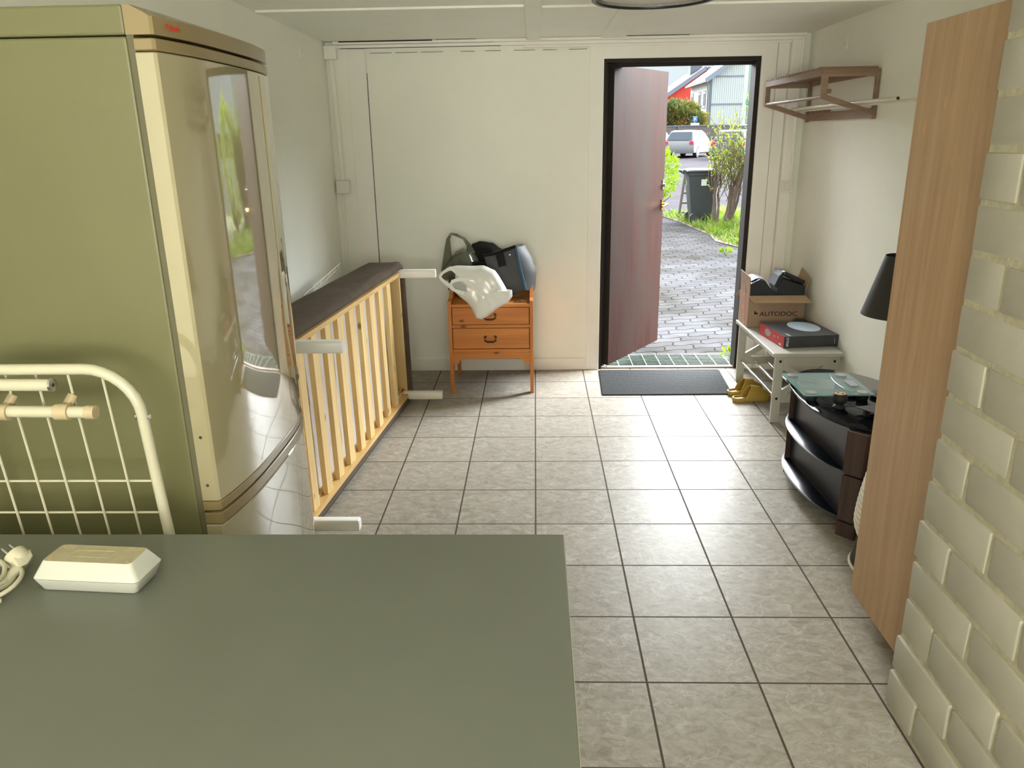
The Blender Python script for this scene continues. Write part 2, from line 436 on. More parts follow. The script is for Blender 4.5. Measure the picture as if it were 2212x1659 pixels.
    def build(s, name, mat, parent=None, smooth=False, recalc=True, jitter=0):
        if recalc: bmesh.ops.recalc_face_normals(s.bm, faces=s.bm.faces[:])
        if jitter:
            for v in s.bm.verts: v.co += Vector((random.uniform(-1, 1), random.uniform(-1, 1), random.uniform(-1, 1))) * jitter
        me = bpy.data.meshes.new(name)
        if parent is not None:
            base = parent
            while base.parent is not None: base = base.parent
            inv = Matrix.LocRotScale(base.location, base.rotation_euler, None).inverted()
            s.bm.transform(inv)
        if smooth:
            for f in s.bm.faces: f.smooth = True
        s.bm.to_mesh(me); s.bm.free()
        if smooth:
            try: me.set_sharp_from_angle(angle=math.radians(38))
            except Exception: pass
        me.materials.append(M[mat] if isinstance(mat, str) else mat)
        o = bpy.data.objects.new(name, me)
        C.objects.link(o)
        if parent is not None: o.parent = parent
        return o

def thing(name, label, cat, loc=(0, 0, 0), group=None, kind=None, rz=0.0):
    o = bpy.data.objects.new(name, None)
    o.empty_display_size = 0.05
    C.objects.link(o); o.location = loc; o.rotation_euler = (0, 0, rz)
    return tag(o, label, cat, group, kind)
def tag(o, label=None, cat=None, group=None, kind=None):
    if label: o['label'] = label
    if cat: o['category'] = cat
    if group: o['group'] = group
    if kind: o['kind'] = kind
    return o
def struct(o, label, cat):
    o['kind'] = 'structure'; o['label'] = label; o['category'] = cat; return o
def lettering(body, size, mat, parent, loc, ex, ey, name='lettering', align='LEFT', depth=0.0004, bold=0.0, sx=1.0):
    """flat letters: ex = reading direction, ey = up direction of the text"""
    cu = bpy.data.curves.new(name, 'FONT')
    cu.body = body; cu.size = size; cu.extrude = depth; cu.align_x = align; cu.offset = bold
    tmp = bpy.data.objects.new('tmp_text', cu); C.objects.link(tmp)
    bpy.context.view_layer.update()
    dg = bpy.context.evaluated_depsgraph_get()
    me = bpy.data.meshes.new_from_object(tmp.evaluated_get(dg))
    bpy.data.objects.remove(tmp)
    ex = Vector(ex).normalized(); ey = Vector(ey); ey = (ey - ex * ey.dot(ex)).normalized(); ez = ex.cross(ey)
    mtx = Matrix(((ex.x * sx, ey.x, ez.x, loc[0]), (ex.y * sx, ey.y, ez.y, loc[1]), (ex.z * sx, ey.z, ez.z, loc[2]), (0, 0, 0, 1)))
    base = parent
    while base.parent is not None: base = base.parent
    me.transform(Matrix.LocRotScale(base.location, base.rotation_euler, None).inverted() @ mtx)
    me.materials.clear(); me.materials.append(M[mat])
    o = bpy.data.objects.new(name, me); C.objects.link(o); o.parent = parent
    return o
def rrect(x0, x1, y0, y1, r, n=5):
    pts = []
    for cx, cy, a0 in ((x1 - r, y1 - r, 0), (x0 + r, y1 - r, PI / 2), (x0 + r, y0 + r, PI), (x1 - r, y0 + r, 3 * PI / 2)):
        for k in range(n + 1):
            a = a0 + PI / 2 * k / n
            pts.append((cx + r * math.cos(a), cy + r * math.sin(a)))
    return pts
def rz(a): return Matrix.Rotation(a, 4, 'Z')

# ------------------------------------------------------------------ camera (pose solved from the tile grid)
cd = bpy.data.cameras.new('camera'); cam = bpy.data.objects.new('camera', cd); C.objects.link(cam)
F, PIT, YAW, ROL = 1669.246, 0.308820156, 0.0331768903, -0.0161617026
cd.sensor_width = 36.0; cd.lens = F / 2212 * 36.0; cd.clip_start = 0.05; cd.clip_end = 400
def cam_rows():
    B = Matrix(((1, 0, 0), (0, 0, -1), (0, 1, 0)))
    cy, sy = math.cos(YAW), math.sin(YAW); Rz = Matrix(((cy, sy, 0), (-sy, cy, 0), (0, 0, 1)))
    cp, sp = math.cos(PIT), math.sin(PIT); Rx = Matrix(((1, 0, 0), (0, cp, -sp), (0, sp, cp)))
    cr, sr = math.cos(ROL), math.sin(ROL); Rr = Matrix(((cr, -sr, 0), (sr, cr, 0), (0, 0, 1)))
    return Rr @ Rx @ B @ Rz
R = cam_rows()
right, up, back = R[0].copy(), -R[1], -R[2]
cam.matrix_world = Matrix(((right.x, up.x, back.x, 0.0070), (right.y, up.y, back.y, -4.9007), (right.z, up.z, back.z, 1.5511), (0, 0, 0, 1)))
bpy.context.scene.camera = cam

# ------------------------------------------------------------------ room shell
YB = 0.294      # back wall, room side
XL, XR, ZC = -1.30, 1.70, 2.132
YN = -7.0
struct(MB().box((XL - .2, YN - .2, -.12), (XR + .2, .31, 0)).build('floor', 'tile'), 'grey-beige square floor tiles with dark grout lines', 'floor')
struct(MB().box((XL - .2, YN - .2, ZC), (XR + .2, .44, ZC + .12)).build('ceiling', 'ceil'), 'white painted panel ceiling', 'ceiling')
struct(MB().box((XL - .2, YN, 0), (XL, .44, ZC)).build('wall_left', 'wall'), 'white plaster wall behind the refrigerator and bed frame', 'wall')
struct(MB().box((XR, -3.10, 0), (XR + .2, .44, ZC)).build('wall_right', 'wall'), 'white plaster wall behind the shoe bench', 'wall')
DX0, DX1, DZ = 0.440, 1.405, 2.005
w = MB()
w.box((XL - .1, YB + .006, 0), (DX0, .40, ZC)).box((DX1, YB + .006, 0), (XR + .1, .40, ZC)).box((DX0, YB + .006, DZ), (DX1, .40, ZC))
struct(w.build('wall_back', 'wall'), 'white boarded wall with the open entrance door', 'wall')
# wall behind the camera with its window
wx0, wx1, wz0, wz1 = -0.9, 0.9, 0.85, 1.95
w = MB()
w.box((XL - .1, YN - .2, 0), (wx0, YN, ZC)).box((wx1, YN - .2, 0), (XR + .1, YN, ZC)).box((wx0, YN - .2, 0), (wx1, YN, wz0)).box((wx0, YN - .2, wz1), (wx1, YN, ZC))
struct(w.build('wall_front', 'wall'), 'white wall behind the camera with a window', 'wall')
wn = thing('window_1', 'white framed window in the wall behind the camera', 'window', (0, YN - .1, wz0), kind='structure')
fr = MB()
for a, b in (((wx0, YN - .14, wz0), (wx1, YN - .06, wz0 + .06)), ((wx0, YN - .14, wz1 - .06), (wx1, YN - .06, wz1)), ((wx0, YN - .14, wz0), (wx0 + .06, YN - .06, wz1)), ((wx1 - .06, YN - .14, wz0), (wx1, YN - .06, wz1)), ((-.03, YN - .14, wz0), (.03, YN - .06, wz1))):
    fr.box(a, b)
fr.build('window_frame', 'white_paint', wn)

# painted brick wall, individual stretchers in one wall mesh
random.seed(11)
bw = MB()
ys, xs = -3.045, 1.022
course, blen, joint = 0.1157, 0.296, 0.013
z = 0.012 - 0.0; k = 0
while z < ZC - .01:
    h = min(course - joint, ZC - .002 - z)
    y = ys; first = True
    while y > YN + .02:
        L = blen if not (first and k % 2 == 0) else blen / 2 + .01
        y2 = max(y - L, YN)
        lean = -0.03 * max(0, (0.85 - z) / 0.85)
        dx = random.uniform(-.003, .003) + lean
        a = (xs + dx, y2 + joint / 2, z + random.uniform(-.002, .002)); b = (XR + .1, y - joint / 2 + (random.uniform(-.005, .004) if first else 0), z + h + random.uniform(-.002, .002))
        if b[1] - a[1] > .02: bw.box(a, b, 0.0055, seg=2)
        y = y2; first = False
    z += course; k += 1
for v in bw.bm.verts:
    n3 = mnoise.noise_vector(v.co * 9.0)
    v.co += Vector((n3.x * .002, n3.y * .003, n3.z * .003))
wb = bw.build('wall_brick', 'brick', smooth=True)
struct(wb, 'beige painted brick wall in the right foreground', 'wall')
mt = MB()
mt.loft([[(xs - .030 + .0038, YN, 0), (xs + .0038, YN, .85), (xs + .0038, YN, ZC), (XR + .1, YN, ZC), (XR + .1, YN, 0)], [(xs - .030 + .0038, ys - .014, 0), (xs + .0038, ys - .014, .85), (xs + .0038, ys - .014, ZC), (XR + .1, ys - .014, ZC), (XR + .1, ys - .014, 0)]])
mt.build('mortar_bed', 'mortar', wb)

# ---- back wall trim
tr = MB()
tr.box((-1.045, YB - .000, .02), (DX0 - .09, YB + .02, 2.065))
t1 = tr.build('trim_1', 'wall'); struct(t1, 'large flat white wall board left of the door', 'trim')
tr = MB()
tr.box((-.96, YB - .018, 0), (DX0 - .088, YB + .01, .082), .003)
struct(tr.build('baseboard_back', 'trimp'), 'white baseboard along the back wall', 'baseboard')
tr = MB()
tr.box((DX0 - .09, YB - .014, 0), (DX0 - .001, YB + .02, 2.086), .002)
tr.box((DX0 - .006, YB - .013, DZ + .001), (DX1 + .012, YB + .02, 2.085), .002)
tr.box((DX1 + .001, YB - .014, 0), (DX1 + .095, YB + .02, 2.086), .002)
struct(tr.build('trim_2', 'trimp'), 'white casing boards around the doorway', 'trim')
tr = MB()
tr.box((-1.27, YB - .03, 2.092), (1.66, YB + .02, 2.113), .004)
tr.box((-1.24, YB - .05, 2.113), (1.66, YB + .02, 2.131), .004)
tr.box((DX0 - .5, YB - .02, 2.078), (1.66, YB + .02, 2.092), .003)
t4 = tr.build('trim_3', 'trimp'); struct(t4, 'white moulding along the top of the back wall', 'trim')
cr = MB()
cr.box((-1.20, YB - .0515, 2.1245), (-.62, YB - .03, 2.1315)).box((-.60, YB - .0512, 2.129), (-.35, YB - .03, 2.1312)).box((-1.22, YB - .032, 2.1125), (-.25, YB - .0298, 2.1147)).box((-1.2, YB - .0312, 2.0905), (-.2, YB - .02, 2.0925))
for x in (-1.02, -.86, -.70, -.45, -.30, -.12, .06, .22):
    cr.box((x, YB - .001, 2.064), (x + random.uniform(.08, .15), YB + .001, 2.0665))
cr.box((-1.0475, YB - .0005, .4), (-1.0445, YB + .012, 1.95))
cr.box((.9, YB - .0145, 2.0842), (1.35, YB - .0125, 2.0862)).box((.50, YB - .0512, 2.128), (.95, YB - .03, 2.1312))
cr.build('dark_gap', 'crack', t4)
tr = MB()
tr.box((-1.165, YB - .004, 0), (-1.05, YB + .02, 2.09), .002)
struct(tr.build('trim_4', 'trimp'), 'narrow white corner board left of the big wall board', 'trim')
tr = MB()
tr.box((1.505, YB - .006, 0), (1.575, YB + .02, 2.09), .003).box((1.58, YB - .045, 0.0), (1.645, YB + .02, 2.095), .004)
struct(tr.build('trim_5', 'trimp'), 'white corner boards right of the doorway', 'trim')
tr = MB()
tr.box((-.003 - .035, -1.95, ZC - .016), (.040, YB - .05, ZC + .005), .002)
struct(tr.build('trim_6', 'ceil'), 'white ceiling batten running from the lamp to the back wall', 'trim')
tr = MB()
tr.box((-1.29, -.99, ZC - .010), (-.040, -.93, ZC + .005), .002)
struct(tr.build('trim_7', 'ceil'), 'white ceiling batten across the left half', 'trim')
tr = MB()
tr.box((.042, -.95, ZC - .010), (1.69, -.89, ZC + .005), .002)
struct(tr.build('trim_8', 'ceil'), 'white ceiling batten across the right half', 'trim')
tr = MB()
tr.box((.41, -2.6, ZC - .013), (.56, YB - .035, ZC + .005), .002)
struct(tr.build('trim_9', 'ceil'), 'wide white ceiling batten above the doorway', 'trim')

# ---- door
d = thing('door_1', 'dark reddish brown entrance door standing open outwards', 'door', (DX0, .33, 0), kind='structure')
fj = MB()
fj.box((DX0, YB - .006, 0), (DX0 + .016, .405, DZ)).box((DX0 + .016, .345, 0), (DX0 + .034, .4035, DZ - .022))
fj.box((DX1 - .028, YB - .006, 0), (DX1, .405, DZ)).box((DX0 + .016, YB - .0055, DZ - .022), (DX1 - .028, .4045, DZ)).box((DX0 + .034, .36, DZ - .040), (DX1 - .028, .404, DZ - .02))
fj.build('door_frame', 'jamb', d)
th = MB().box((DX0 + .016, YB + .004, -.02), (DX1 - .028, YB + .045, .010), .003)
th.build('threshold', 'threshold', d)
A = Vector((.508, .315, 0)); Bv = Vector((.955, 1.00, 0)); dd = (Bv - A).normalized(); nn = Vector((-dd.y, dd.x, 0))
leaf = MB()
q = [A, Bv, Bv + nn * .042, A + nn * .042]
leaf.loft([[p + Vector((0, 0, .022)) for p in q], [p + Vector((0, 0, 1.975)) for p in q]])
lf = leaf.build('door_leaf', 'door', d)
e = MB()
for pz0, pz1 in ((.022, 1.975),):
    q2 = [A + nn * .001 - dd * .0008, A + nn * .042 - dd * .0008, A + nn * .042 + dd * .001, A + nn * .001 + dd * .001]
    e.loft([[p + Vector((0, 0, pz0)) for p in q2], [p + Vector((0, 0, pz1)) for p in q2]])
e.build('hinge_edge', 'jamb', lf)
ff = A + dd * (Bv - A).length
def dpt(s, off, z): return ff - dd * s - nn * off + Vector((0, 0, z))
hd = MB()
hd.bar(dpt(.028, .004, 1.02), dpt(.028, .004, 1.10), .026, .008, up=nn)
hd.tube([dpt(.028, .004, 1.065), dpt(.028, .045, 1.065), dpt(.036, .05, 1.064), dpt(.13, .05, 1.055)], .008)
hd.build('door_handle', 'brass', d, smooth=True)
hd = MB()
hd.bar(dpt(.020, .003, 1.17), dpt(.020, .003, 1.24), .03, .006, up=nn)
hd.tube([dpt(.022, .0, 1.20), dpt(.022, .022, 1.20)], .012)
hd.build('door_lock', 'steel', d, smooth=True)

# ------------------------------------------------------------------ world / light
wd = bpy.data.worlds.new('overcast_sky'); bpy.context.scene.world = wd; wd.use_nodes = True
nt = wd.node_tree; bg = nt.nodes['Background']
tc = nt.nodes.new('ShaderNodeTexCoord'); sp = nt.nodes.new('ShaderNodeSeparateXYZ'); nt.links.new(tc.outputs['Generated'], sp.inputs[0])
rp = ramp(nt, [(0.0, (.45, .46, .44, 1)), (0.495, (.60, .62, .60, 1)), (0.505, (.25, .285, .305, 1)), (0.56, (.27, .305, .32, 1)), (0.70, (.8, .83, .86, 1)), (1.0, (.8, .83, .86, 1))])
mr = nt.nodes.new('ShaderNodeMapRange'); mr.inputs[1].default_value = -1; mr.inputs[2].default_value = 1
nt.links.new(sp.outputs[2], mr.inputs[0]); nt.links.new(mr.outputs[0], rp.inputs['Fac'])
cl = nt.nodes.new('ShaderNodeTexNoise'); cl.inputs['Scale'].default_value = 3.0; cl.inputs['Detail'].default_value = 5
nt.links.new(tc.outputs['Generated'], cl.inputs['Vector'])
cr2 = ramp(nt, [(0.35, (.95, .965, .98, 1)), (0.65, (1.04, 1.03, 1.0, 1))]); nt.links.new(cl.outputs['Fac'], cr2.inputs['Fac'])
mx = nt.nodes.new('ShaderNodeMix'); mx.data_type = 'RGBA'; mx.blend_type = 'MULTIPLY'; mx.inputs[0].default_value = 1.0
nt.links.new(rp.outputs['Color'], mx.inputs[6]); nt.links.new(cr2.outputs['Color'], mx.inputs[7])
# bright band added to the sky above the doorway view, to light the room
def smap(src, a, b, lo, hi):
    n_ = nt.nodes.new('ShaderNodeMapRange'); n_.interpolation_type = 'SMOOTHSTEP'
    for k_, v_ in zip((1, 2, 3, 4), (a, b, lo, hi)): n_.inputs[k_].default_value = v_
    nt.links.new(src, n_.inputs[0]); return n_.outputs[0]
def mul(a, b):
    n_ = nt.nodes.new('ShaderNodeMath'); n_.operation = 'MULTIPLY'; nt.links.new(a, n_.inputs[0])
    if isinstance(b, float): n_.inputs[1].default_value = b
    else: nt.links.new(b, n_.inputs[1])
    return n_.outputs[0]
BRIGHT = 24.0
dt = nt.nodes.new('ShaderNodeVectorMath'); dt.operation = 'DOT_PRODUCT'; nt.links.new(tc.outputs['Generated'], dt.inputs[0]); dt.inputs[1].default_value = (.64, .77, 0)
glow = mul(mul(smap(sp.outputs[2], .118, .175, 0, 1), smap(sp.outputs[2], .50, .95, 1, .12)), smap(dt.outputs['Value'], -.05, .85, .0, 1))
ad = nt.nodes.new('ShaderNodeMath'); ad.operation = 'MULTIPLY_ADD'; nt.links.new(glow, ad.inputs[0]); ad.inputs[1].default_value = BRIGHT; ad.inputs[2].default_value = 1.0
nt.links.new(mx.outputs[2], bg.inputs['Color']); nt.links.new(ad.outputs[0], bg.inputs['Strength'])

def area(name, loc, rot, sx, sy, power, col=(1, 1, 1), portal=False):
    l = bpy.data.lights.new(name, 'AREA'); l.shape = 'RECTANGLE'; l.size = sx; l.size_y = sy; l.energy = power; l.color = col
    o = bpy.data.objects.new(name, l); C.objects.link(o); o.location = loc; o.rotation_euler = rot
    if portal: l.cycles.is_portal = True
    return o
# fill lamp added at the window behind the camera, tilted up at the ceiling
area('window_fill', (0, YN - .02, 1.4), (PI / 2 + .62, 0, 0), 1.7, 1.0, 43, (1.0, .965, .86))
area('door_portal', (.92, .50, 1.0), (-PI / 2, 0, 0), .95, 2.0, 1, portal=True)

sc = bpy.context.scene
sc.view_settings.view_transform = 'Standard'; sc.view_settings.look = 'None'; sc.view_settings.gamma = 1.0
sc.view_settings.use_curve_mapping = False
sc.view_settings.exposure = 1.62
sc.cycles.max_bounces = 10; sc.cycles.diffuse_bounces = 6; sc.cycles.glossy_bounces = 4; sc.cycles.transparent_max_bounces = 12
sc.cycles.use_denoising = True
sc.cycles.caustics_reflective = False; sc.cycles.caustics_refractive = False
sc.cycles.sample_clamp_indirect = 6.0
# ================================================================== FRIDGE
f = thing('refrigerator', 'tall yellowed fridge-freezer with a bowed glossy door reflecting the garden', 'refrigerator', (-.95, -3.235, 0))
fy0, fy1, fxb, fxf = -3.520, -2.945, -.672, -.626
MB().box((-1.275, fy0, .03), (fxb, fy1, 1.7215), .004).build('body', 'fridge_side', f)
def bowx(y):
    t = (y - (fy0 + fy1) / 2) / ((fy1 - fy0) / 2)
    return fxf + .024 * (1 - abs(t) ** 3.0)
def front_prof(n=18, back=fxb + .012, inset=0.0, r=.012):
    pts = [(back, fy0 + inset)]
    pts.append((fxf - inset - .004, fy0 + inset))
    for i in range(n + 1):
        y = fy0 + inset + (fy1 - fy0 - 2 * inset) * i / n
        x = bowx(y) - inset
        if i == 0: y += .004; x += .001
        if i == n: y -= .004
        pts.append((x, y))
    pts.append((back, fy1 - inset))
    return pts
def slab(z0, z1, name, mat, inset=0.0, back=fxb + .012, e=.002):
    m = MB()
    P = front_prof(back=back, inset=inset)
    Pi = front_prof(back=back, inset=inset + e)
    m.loft([[(x, y, z0) for x, y in Pi], [(x, y, z0 + e) for x, y in P], [(x, y, z1 - e) for x, y in P], [(x, y, z1) for x, y in Pi]])
    return m.build(name, mat, f, smooth=True)
# top cover: side band and sloping nose
m = MB()
m.box((-1.275, fy0 - .001, 1.7235), (fxb, fy1, 1.770), .004)
tc_ = m.build('top_cover', 'fridge_side', f)
m = MB()
P = front_prof(back=fxb + .0005)
m.loft([[(x, y, 1.7235) for x, y in P], [(x, y, 1.752) for x, y in P], [(fxb + .0005 + (x - fxb - .0005) * .82, y, 1.7575) for x, y in P], [(fxb + .0005 + (x - fxb - .0005) * .3, y, 1.769) for x, y in P]])
hp = m.build('header_panel', 'fridge_trim', f, smooth=True)
hx = bowx(-3.46) + .0008
lettering('Cylinda', .0140, 'red_ink', hp, (bowx(-3.488) + .0012, -3.488, 1.7345), (bowx(-3.44) - bowx(-3.488), .048, 0), (0, 0, 1), name='red_lettering')
g = MB().box((fxb - .001, fy0 + .004, .06), (fxb + .0115, fy1 - .004, 1.7235)); g.build('door_seal', 'gasket', f)
up_ = slab(.868, 1.697, 'upper_door', 'fridge_door')
slab(1.699, 1.7185, 'top_trim', 'fridge_trim').parent = up_
slab(.847, .8665, 'bottom_trim', 'fridge_trim').parent = up_
lo_ = slab(.09, .816, 'freezer_door', 'fridge_door')
slab(.8175, .8415, 'freezer_trim', 'fridge_trim').parent = lo_
# grip strip near the far edge of the upper door, tapering out at its lower end
m = MB()
ya, yb_ = fy1 - .125, fy1 - .088
def gp(y, z, h): return (bowx(y) + h, y, z)
secs = [(1.690, ya, yb_, .003), (1.10, ya, yb_, .003), (1.03, ya + .02, yb_ + .02, .003), (.955, yb_ + .01, fy1 - .012, .001)]
L = []
for z_, a_, b_, h_ in secs:
    L.append([gp(a_, z_, -.002), gp(a_ + .004, z_, h_), gp(b_ - .004, z_, h_), gp(b_, z_, -.002)])
m.loft(L)
m.build('grip_strip', 'fridge_door', up_, smooth=True)
for zz, par in ((1.005, up_), (.903, up_), (.79, lo_)):
    MB().tube([(fxf - .020, fy0 - .0006, zz), (fxf - .020, fy0 + .003, zz)], .0032, 10).build('screw_hole', 'black_ink', par)
for x, y in ((-1.22, fy0 + .05), (-1.22, fy1 - .05), (fxb - .05, fy0 + .05), (fxb - .05, fy1 - .05)):
    MB().lathe([(.02, 0), (.02, .035)], (x, y, 0), 12).build('foot', 'rubber', f)

MB().box((fxb - .08, fy0 + .01, .032), (fxb + .02, fy1 - .01, .085)).build('kick_plate', 'gasket', f)

# ================================================================== COUNTER
c = thing('kitchen_counter', 'grey-green laminate worktop on a base cabinet in the foreground', 'counter', (-.6, -4.0, 0))
wt = MB().box((-1.295, -4.335, .850), (.0535, -3.675, .880), .0015).build('worktop', 'counter', c)
MB().box((.0530, -4.333, .8515), (.0545, -3.677, .8785)).build('edge_strip', 'edge_band', wt)
MB().box((-1.295, -4.29, .09), (.02, -3.72, .8505), .002).build('cabinet', 'cabinet_white', c)
MB().box((-1.295, -4.25, 0), (.0, -3.76, .09)).build('plinth', 'gasket', c)
for x0, x1 in ((-1.29, -.86), (-.855, -.42), (-.415, .018)):
    dr = MB().box((x0 + .002, -4.308, .10), (x1 - .002, -4.29, .842), .002).build('cabinet_door', 'cabinet_white', c)
    MB().tube([(x1 - .04, -4.308, .68), (x1 - .04, -4.33, .68), (x1 - .04, -4.33, .78), (x1 - .04, -4.308, .78)], .004).build('handle', 'steel', dr, smooth=True)

# ================================================================== DRYING RACK between counter and fridge
r = thing('drying_rack', 'white enamelled wire drying rack folded against the side of the fridge', 'drying rack', (-.85, -3.58, 0))
def ry(z): return -3.652 + (1.15 - z) * .095
def rp_(x, z, off=0): return (x, ry(z) + off, z)
path = [rp_(-1.02, .012)]
for z_ in (.3, .6, .9, 1.09): path.append(rp_(-1.02 , z_))
for k in range(1, 7):
    a = PI - PI / 2 * k / 6
    path.append(rp_(-.94 + .08 * math.cos(a), 1.105 + .08 * math.sin(a)))
for k in range(0, 9):
    a = PI / 2 - PI / 2 * k / 8
    path.append(rp_(-.768 + .085 * math.cos(a), 1.100 + .085 * math.sin(a)))
for z_ in (1.0, .8, .5, .25, .012): path.append(rp_(-.683, z_))
fr_ = MB().tube(path, .0098, 12).build('frame_tube', 'rack_white', r, smooth=True)
wires = (-.962, -.906, -.853, -.797, -.738)
for x in wires:
    zt = 1.183
    if x > -.768: zt = 1.100 + math.sqrt(max(0, .085 ** 2 - (x + .768) ** 2))
    if x < -.94: zt = 1.105 + math.sqrt(max(0, .08 ** 2 - (x + .94) ** 2))
    MB().tube([rp_(x, zt - .002), rp_(x, .10)], .0023, 6).build('wire', 'rack_white', r, smooth=True)
for z_ in (.964, .897, .80, .70, .60, .50, .40, .30, .20):
    MB().tube([rp_(-1.02, z_, .005), rp_(-.683, z_, .005)], .0022, 6).build('wire', 'rack_white', r, smooth=True)
t_ = MB().tube([(-1.06, ry(1.163) - .022, 1.165), (-.815, ry(1.163) - .022, 1.163)], .0105, 12).build('folded_tube', 'rack_white', r, smooth=True)
MB().tube([(-.8165, ry(1.163) - .022, 1.163), (-.8125, ry(1.163) - .022, 1.163)], .0115, 12).build('metal_cap', 'steel', t_)
MB().tube([(-.8135, ry(1.163) - .022, 1.163), (-.8121, ry(1.163) - .022, 1.163)], .0035, 8).build('cap_hole', 'black_ink', t_)
t_ = MB().tube([(-1.06, ry(1.115) - .024, 1.118), (-.766, ry(1.115) - .024, 1.113)], .0105, 12).build('folded_tube', 'rack_white', r, smooth=True)
for x in (-.912, -.806):
    cl_ = MB()
    cl_.tube([(x - .012, ry(1.115) - .024, 1.114), (x + .012, ry(1.115) - .024, 1.114)], .0145, 14)
    cl_.bar((x, ry(1.115) - .012, 1.12), (x + .008, ry(1.14) + .002, 1.138), .018, .010, bev=.002)
    cl_.build('clip', 'rack_clip', t_, smooth=True)
MB().tube([(-.766, ry(1.115) - .024, 1.113), (-.749, ry(1.115) - .024, 1.1127)], .0122, 12).build('end_cap', 'rack_clip', t_, smooth=True)
for s_ in (-1, 1):
    MB().tube([(-.683 + s_ * .0095, ry(1.095), 1.095), (-.683 + s_ * .0125, ry(1.095), 1.095)], .0045, 10).build('rivet', 'steel', fr_)

# ================================================================== ON THE COUNTER
ab = thing('adapter_box', 'white plastic adapter box lying upside down on the worktop', 'adapter', (-.695, -3.832, .8802), rz=-.072)
m = MB()
def rr3(L, D, r_, z_): return [(*( (Matrix.Rotation(-.072, 2) @ Vector(p)) + Vector((-.695, -3.832)) ), z_) for p in rrect(-L / 2, L / 2, -D / 2, D / 2, r_, 4)]
m.loft([rr3(.152, .056, .006, .8802), rr3(.158, .062, .007, .8825), rr3(.175, .076, .008, .9035)])
m.build('lower_shell', 'adapter', ab, smooth=True)
m = MB()
m.loft([rr3(.1735, .0745, .008, .9037), rr3(.1752, .0762, .008, .9048), rr3(.149, .054, .007, .929), rr3(.146, .051, .007, .9305)], cap1=False)
u_ = m.build('upper_shell', 'adapter', ab, smooth=True)
m = MB(); m.loft([rr3(.147, .052, .007, .9298), rr3(.146, .051, .007, .9306)])
MATS['dusty_top'] = plain('dusty_top', (168, 160, 132), 0.6, var=0.1, scale=40); M['dusty_top'] = MATS['dusty_top']
tp = m.build('base_plate', 'dusty_top', ab)
for sx_, sy_ in ((-1, -1), (1, -1), (-1, 1), (1, 1)):
    p = Matrix.Rotation(-.072, 2) @ Vector((sx_ * .064, sy_ * .019)) + Vector((-.695, -3.832))
    MB().lathe([(.0026, 0), (.0026, .0004)], (p.x, p.y, .9306), 10).build('screw', 'dusty_top' if False else 'tan', tp)
p = Matrix.Rotation(-.072, 2)
def abp(x, y, z_): q_ = p @ Vector((x, y)) + Vector((-.695, -3.832)); return (q_.x, q_.y, z_)
m = MB(); m.bar(abp(-.035, .010, .9308), abp(.028, .010, .9308), .0016, .0008); m.bar(abp(-.042, -.008, .9308), abp(-.035, .010, .9308), .0010, .0005); m.bar(abp(.024, -.010, .9308), abp(.028, .010, .9308), .0010, .0005); m.bar(abp(-.042, -.008, .9308), abp(.024, -.010, .9308), .0010, .0005)
m.build('moulded_frame', 'dusty_top', tp)

pc = thing('power_cord', 'coiled cream power cord with a two-pin plug beside the adapter box', 'power cord', (-.87, -3.84, .8802))
axis = Vector((-.070, .022, .048)).normalized()
hc = Vector((-.846, -3.800, .905))
side = Vector((0, 0, 1)).cross(axis).normalized(); upv = axis.cross(side)
def ringp(o_, ra, rb, n=20): return [tuple(o_ + side * (ra * math.cos(2 * PI * k / n)) + upv * (rb * math.sin(2 * PI * k / n))) for k in range(n)]
m = MB()
m.loft([ringp(hc + axis * .012, .0165, .0150), ringp(hc + axis * .010, .0178, .0162), ringp(hc - axis * .006, .0178, .0162), ringp(hc - axis * .010, .0150, .013)])
pl = m.build('plug', 'rack_white', pc, smooth=True)
m = MB()
m.loft([[tuple(hc - axis * .003 + side * a + upv * b) for a, b in rrect(-.017, .017, -.0125, .0125, .004, 3)],
        [tuple(hc - axis * .014 + side * a + upv * b - Vector((0, .004, .000))) for a, b in rrect(-.016, .016, -.0115, .0115, .004, 3)],
        [tuple(hc - axis * .017 + side * a * .9 + upv * b * .9 - Vector((0, .012, .002))) for a, b in rrect(-.011, .011, -.009, .009, .004, 3)]])
m.build('plug_housing', 'rack_white', pl, smooth=True)
for s_ in (-1, 1):
    a_ = hc + axis * .011 + side * (s_ * .0070)
    MB().tube([tuple(a_), tuple(a_ + axis * .017), tuple(a_ + axis * .019)], [.0024, .0024, .0014], 10).build('pin', 'steel', pl, smooth=True)
hb = hc - axis * .012 - Vector((0, .020, .002))
st = [tuple(hb), tuple(hb + Vector((-.004, -.030, -.006))), tuple(hb + Vector((-.016, -.062, -.011))), tuple(hb + Vector((-.033, -.088, -.0135)))]
m = MB().tube(st, [.0085, .0078, .0062, .0042], 12)
for k in range(6):
    t = .34 + k * .11; i = min(int(t * 3), 2); q0, q1 = Vector(st[i]), Vector(st[i + 1]); q_ = q0.lerp(q1, t * 3 - i); d_ = (q1 - q0).normalized()
    m.tube([tuple(q_ - d_ * .0022), tuple(q_ + d_ * .0022)], .0098 - t * .0035, 12)
m.build('strain_relief', 'rack_white', pl, smooth=True)
m = MB(); path = []
cx_, cy_ = -.900, -3.868
for k in range(0, 200):
    a = -.3 - k * PI / 28
    rr_ = .070 + .007 * math.sin(k * .185) + .006 * math.cos(k * .055)
    path.append((cx_ + rr_ * math.cos(a) * 1.12, cy_ + rr_ * math.sin(a), .8838 + .0068 * k / 56 + .003 * math.sin(k * .25) ** 2))
m.tube([st[-1]] + [(st[-1][0] - .012, st[-1][1] - .012, .8880)] + path, .0036, 10)
m.build('cord', 'rack_white', pc, smooth=True)

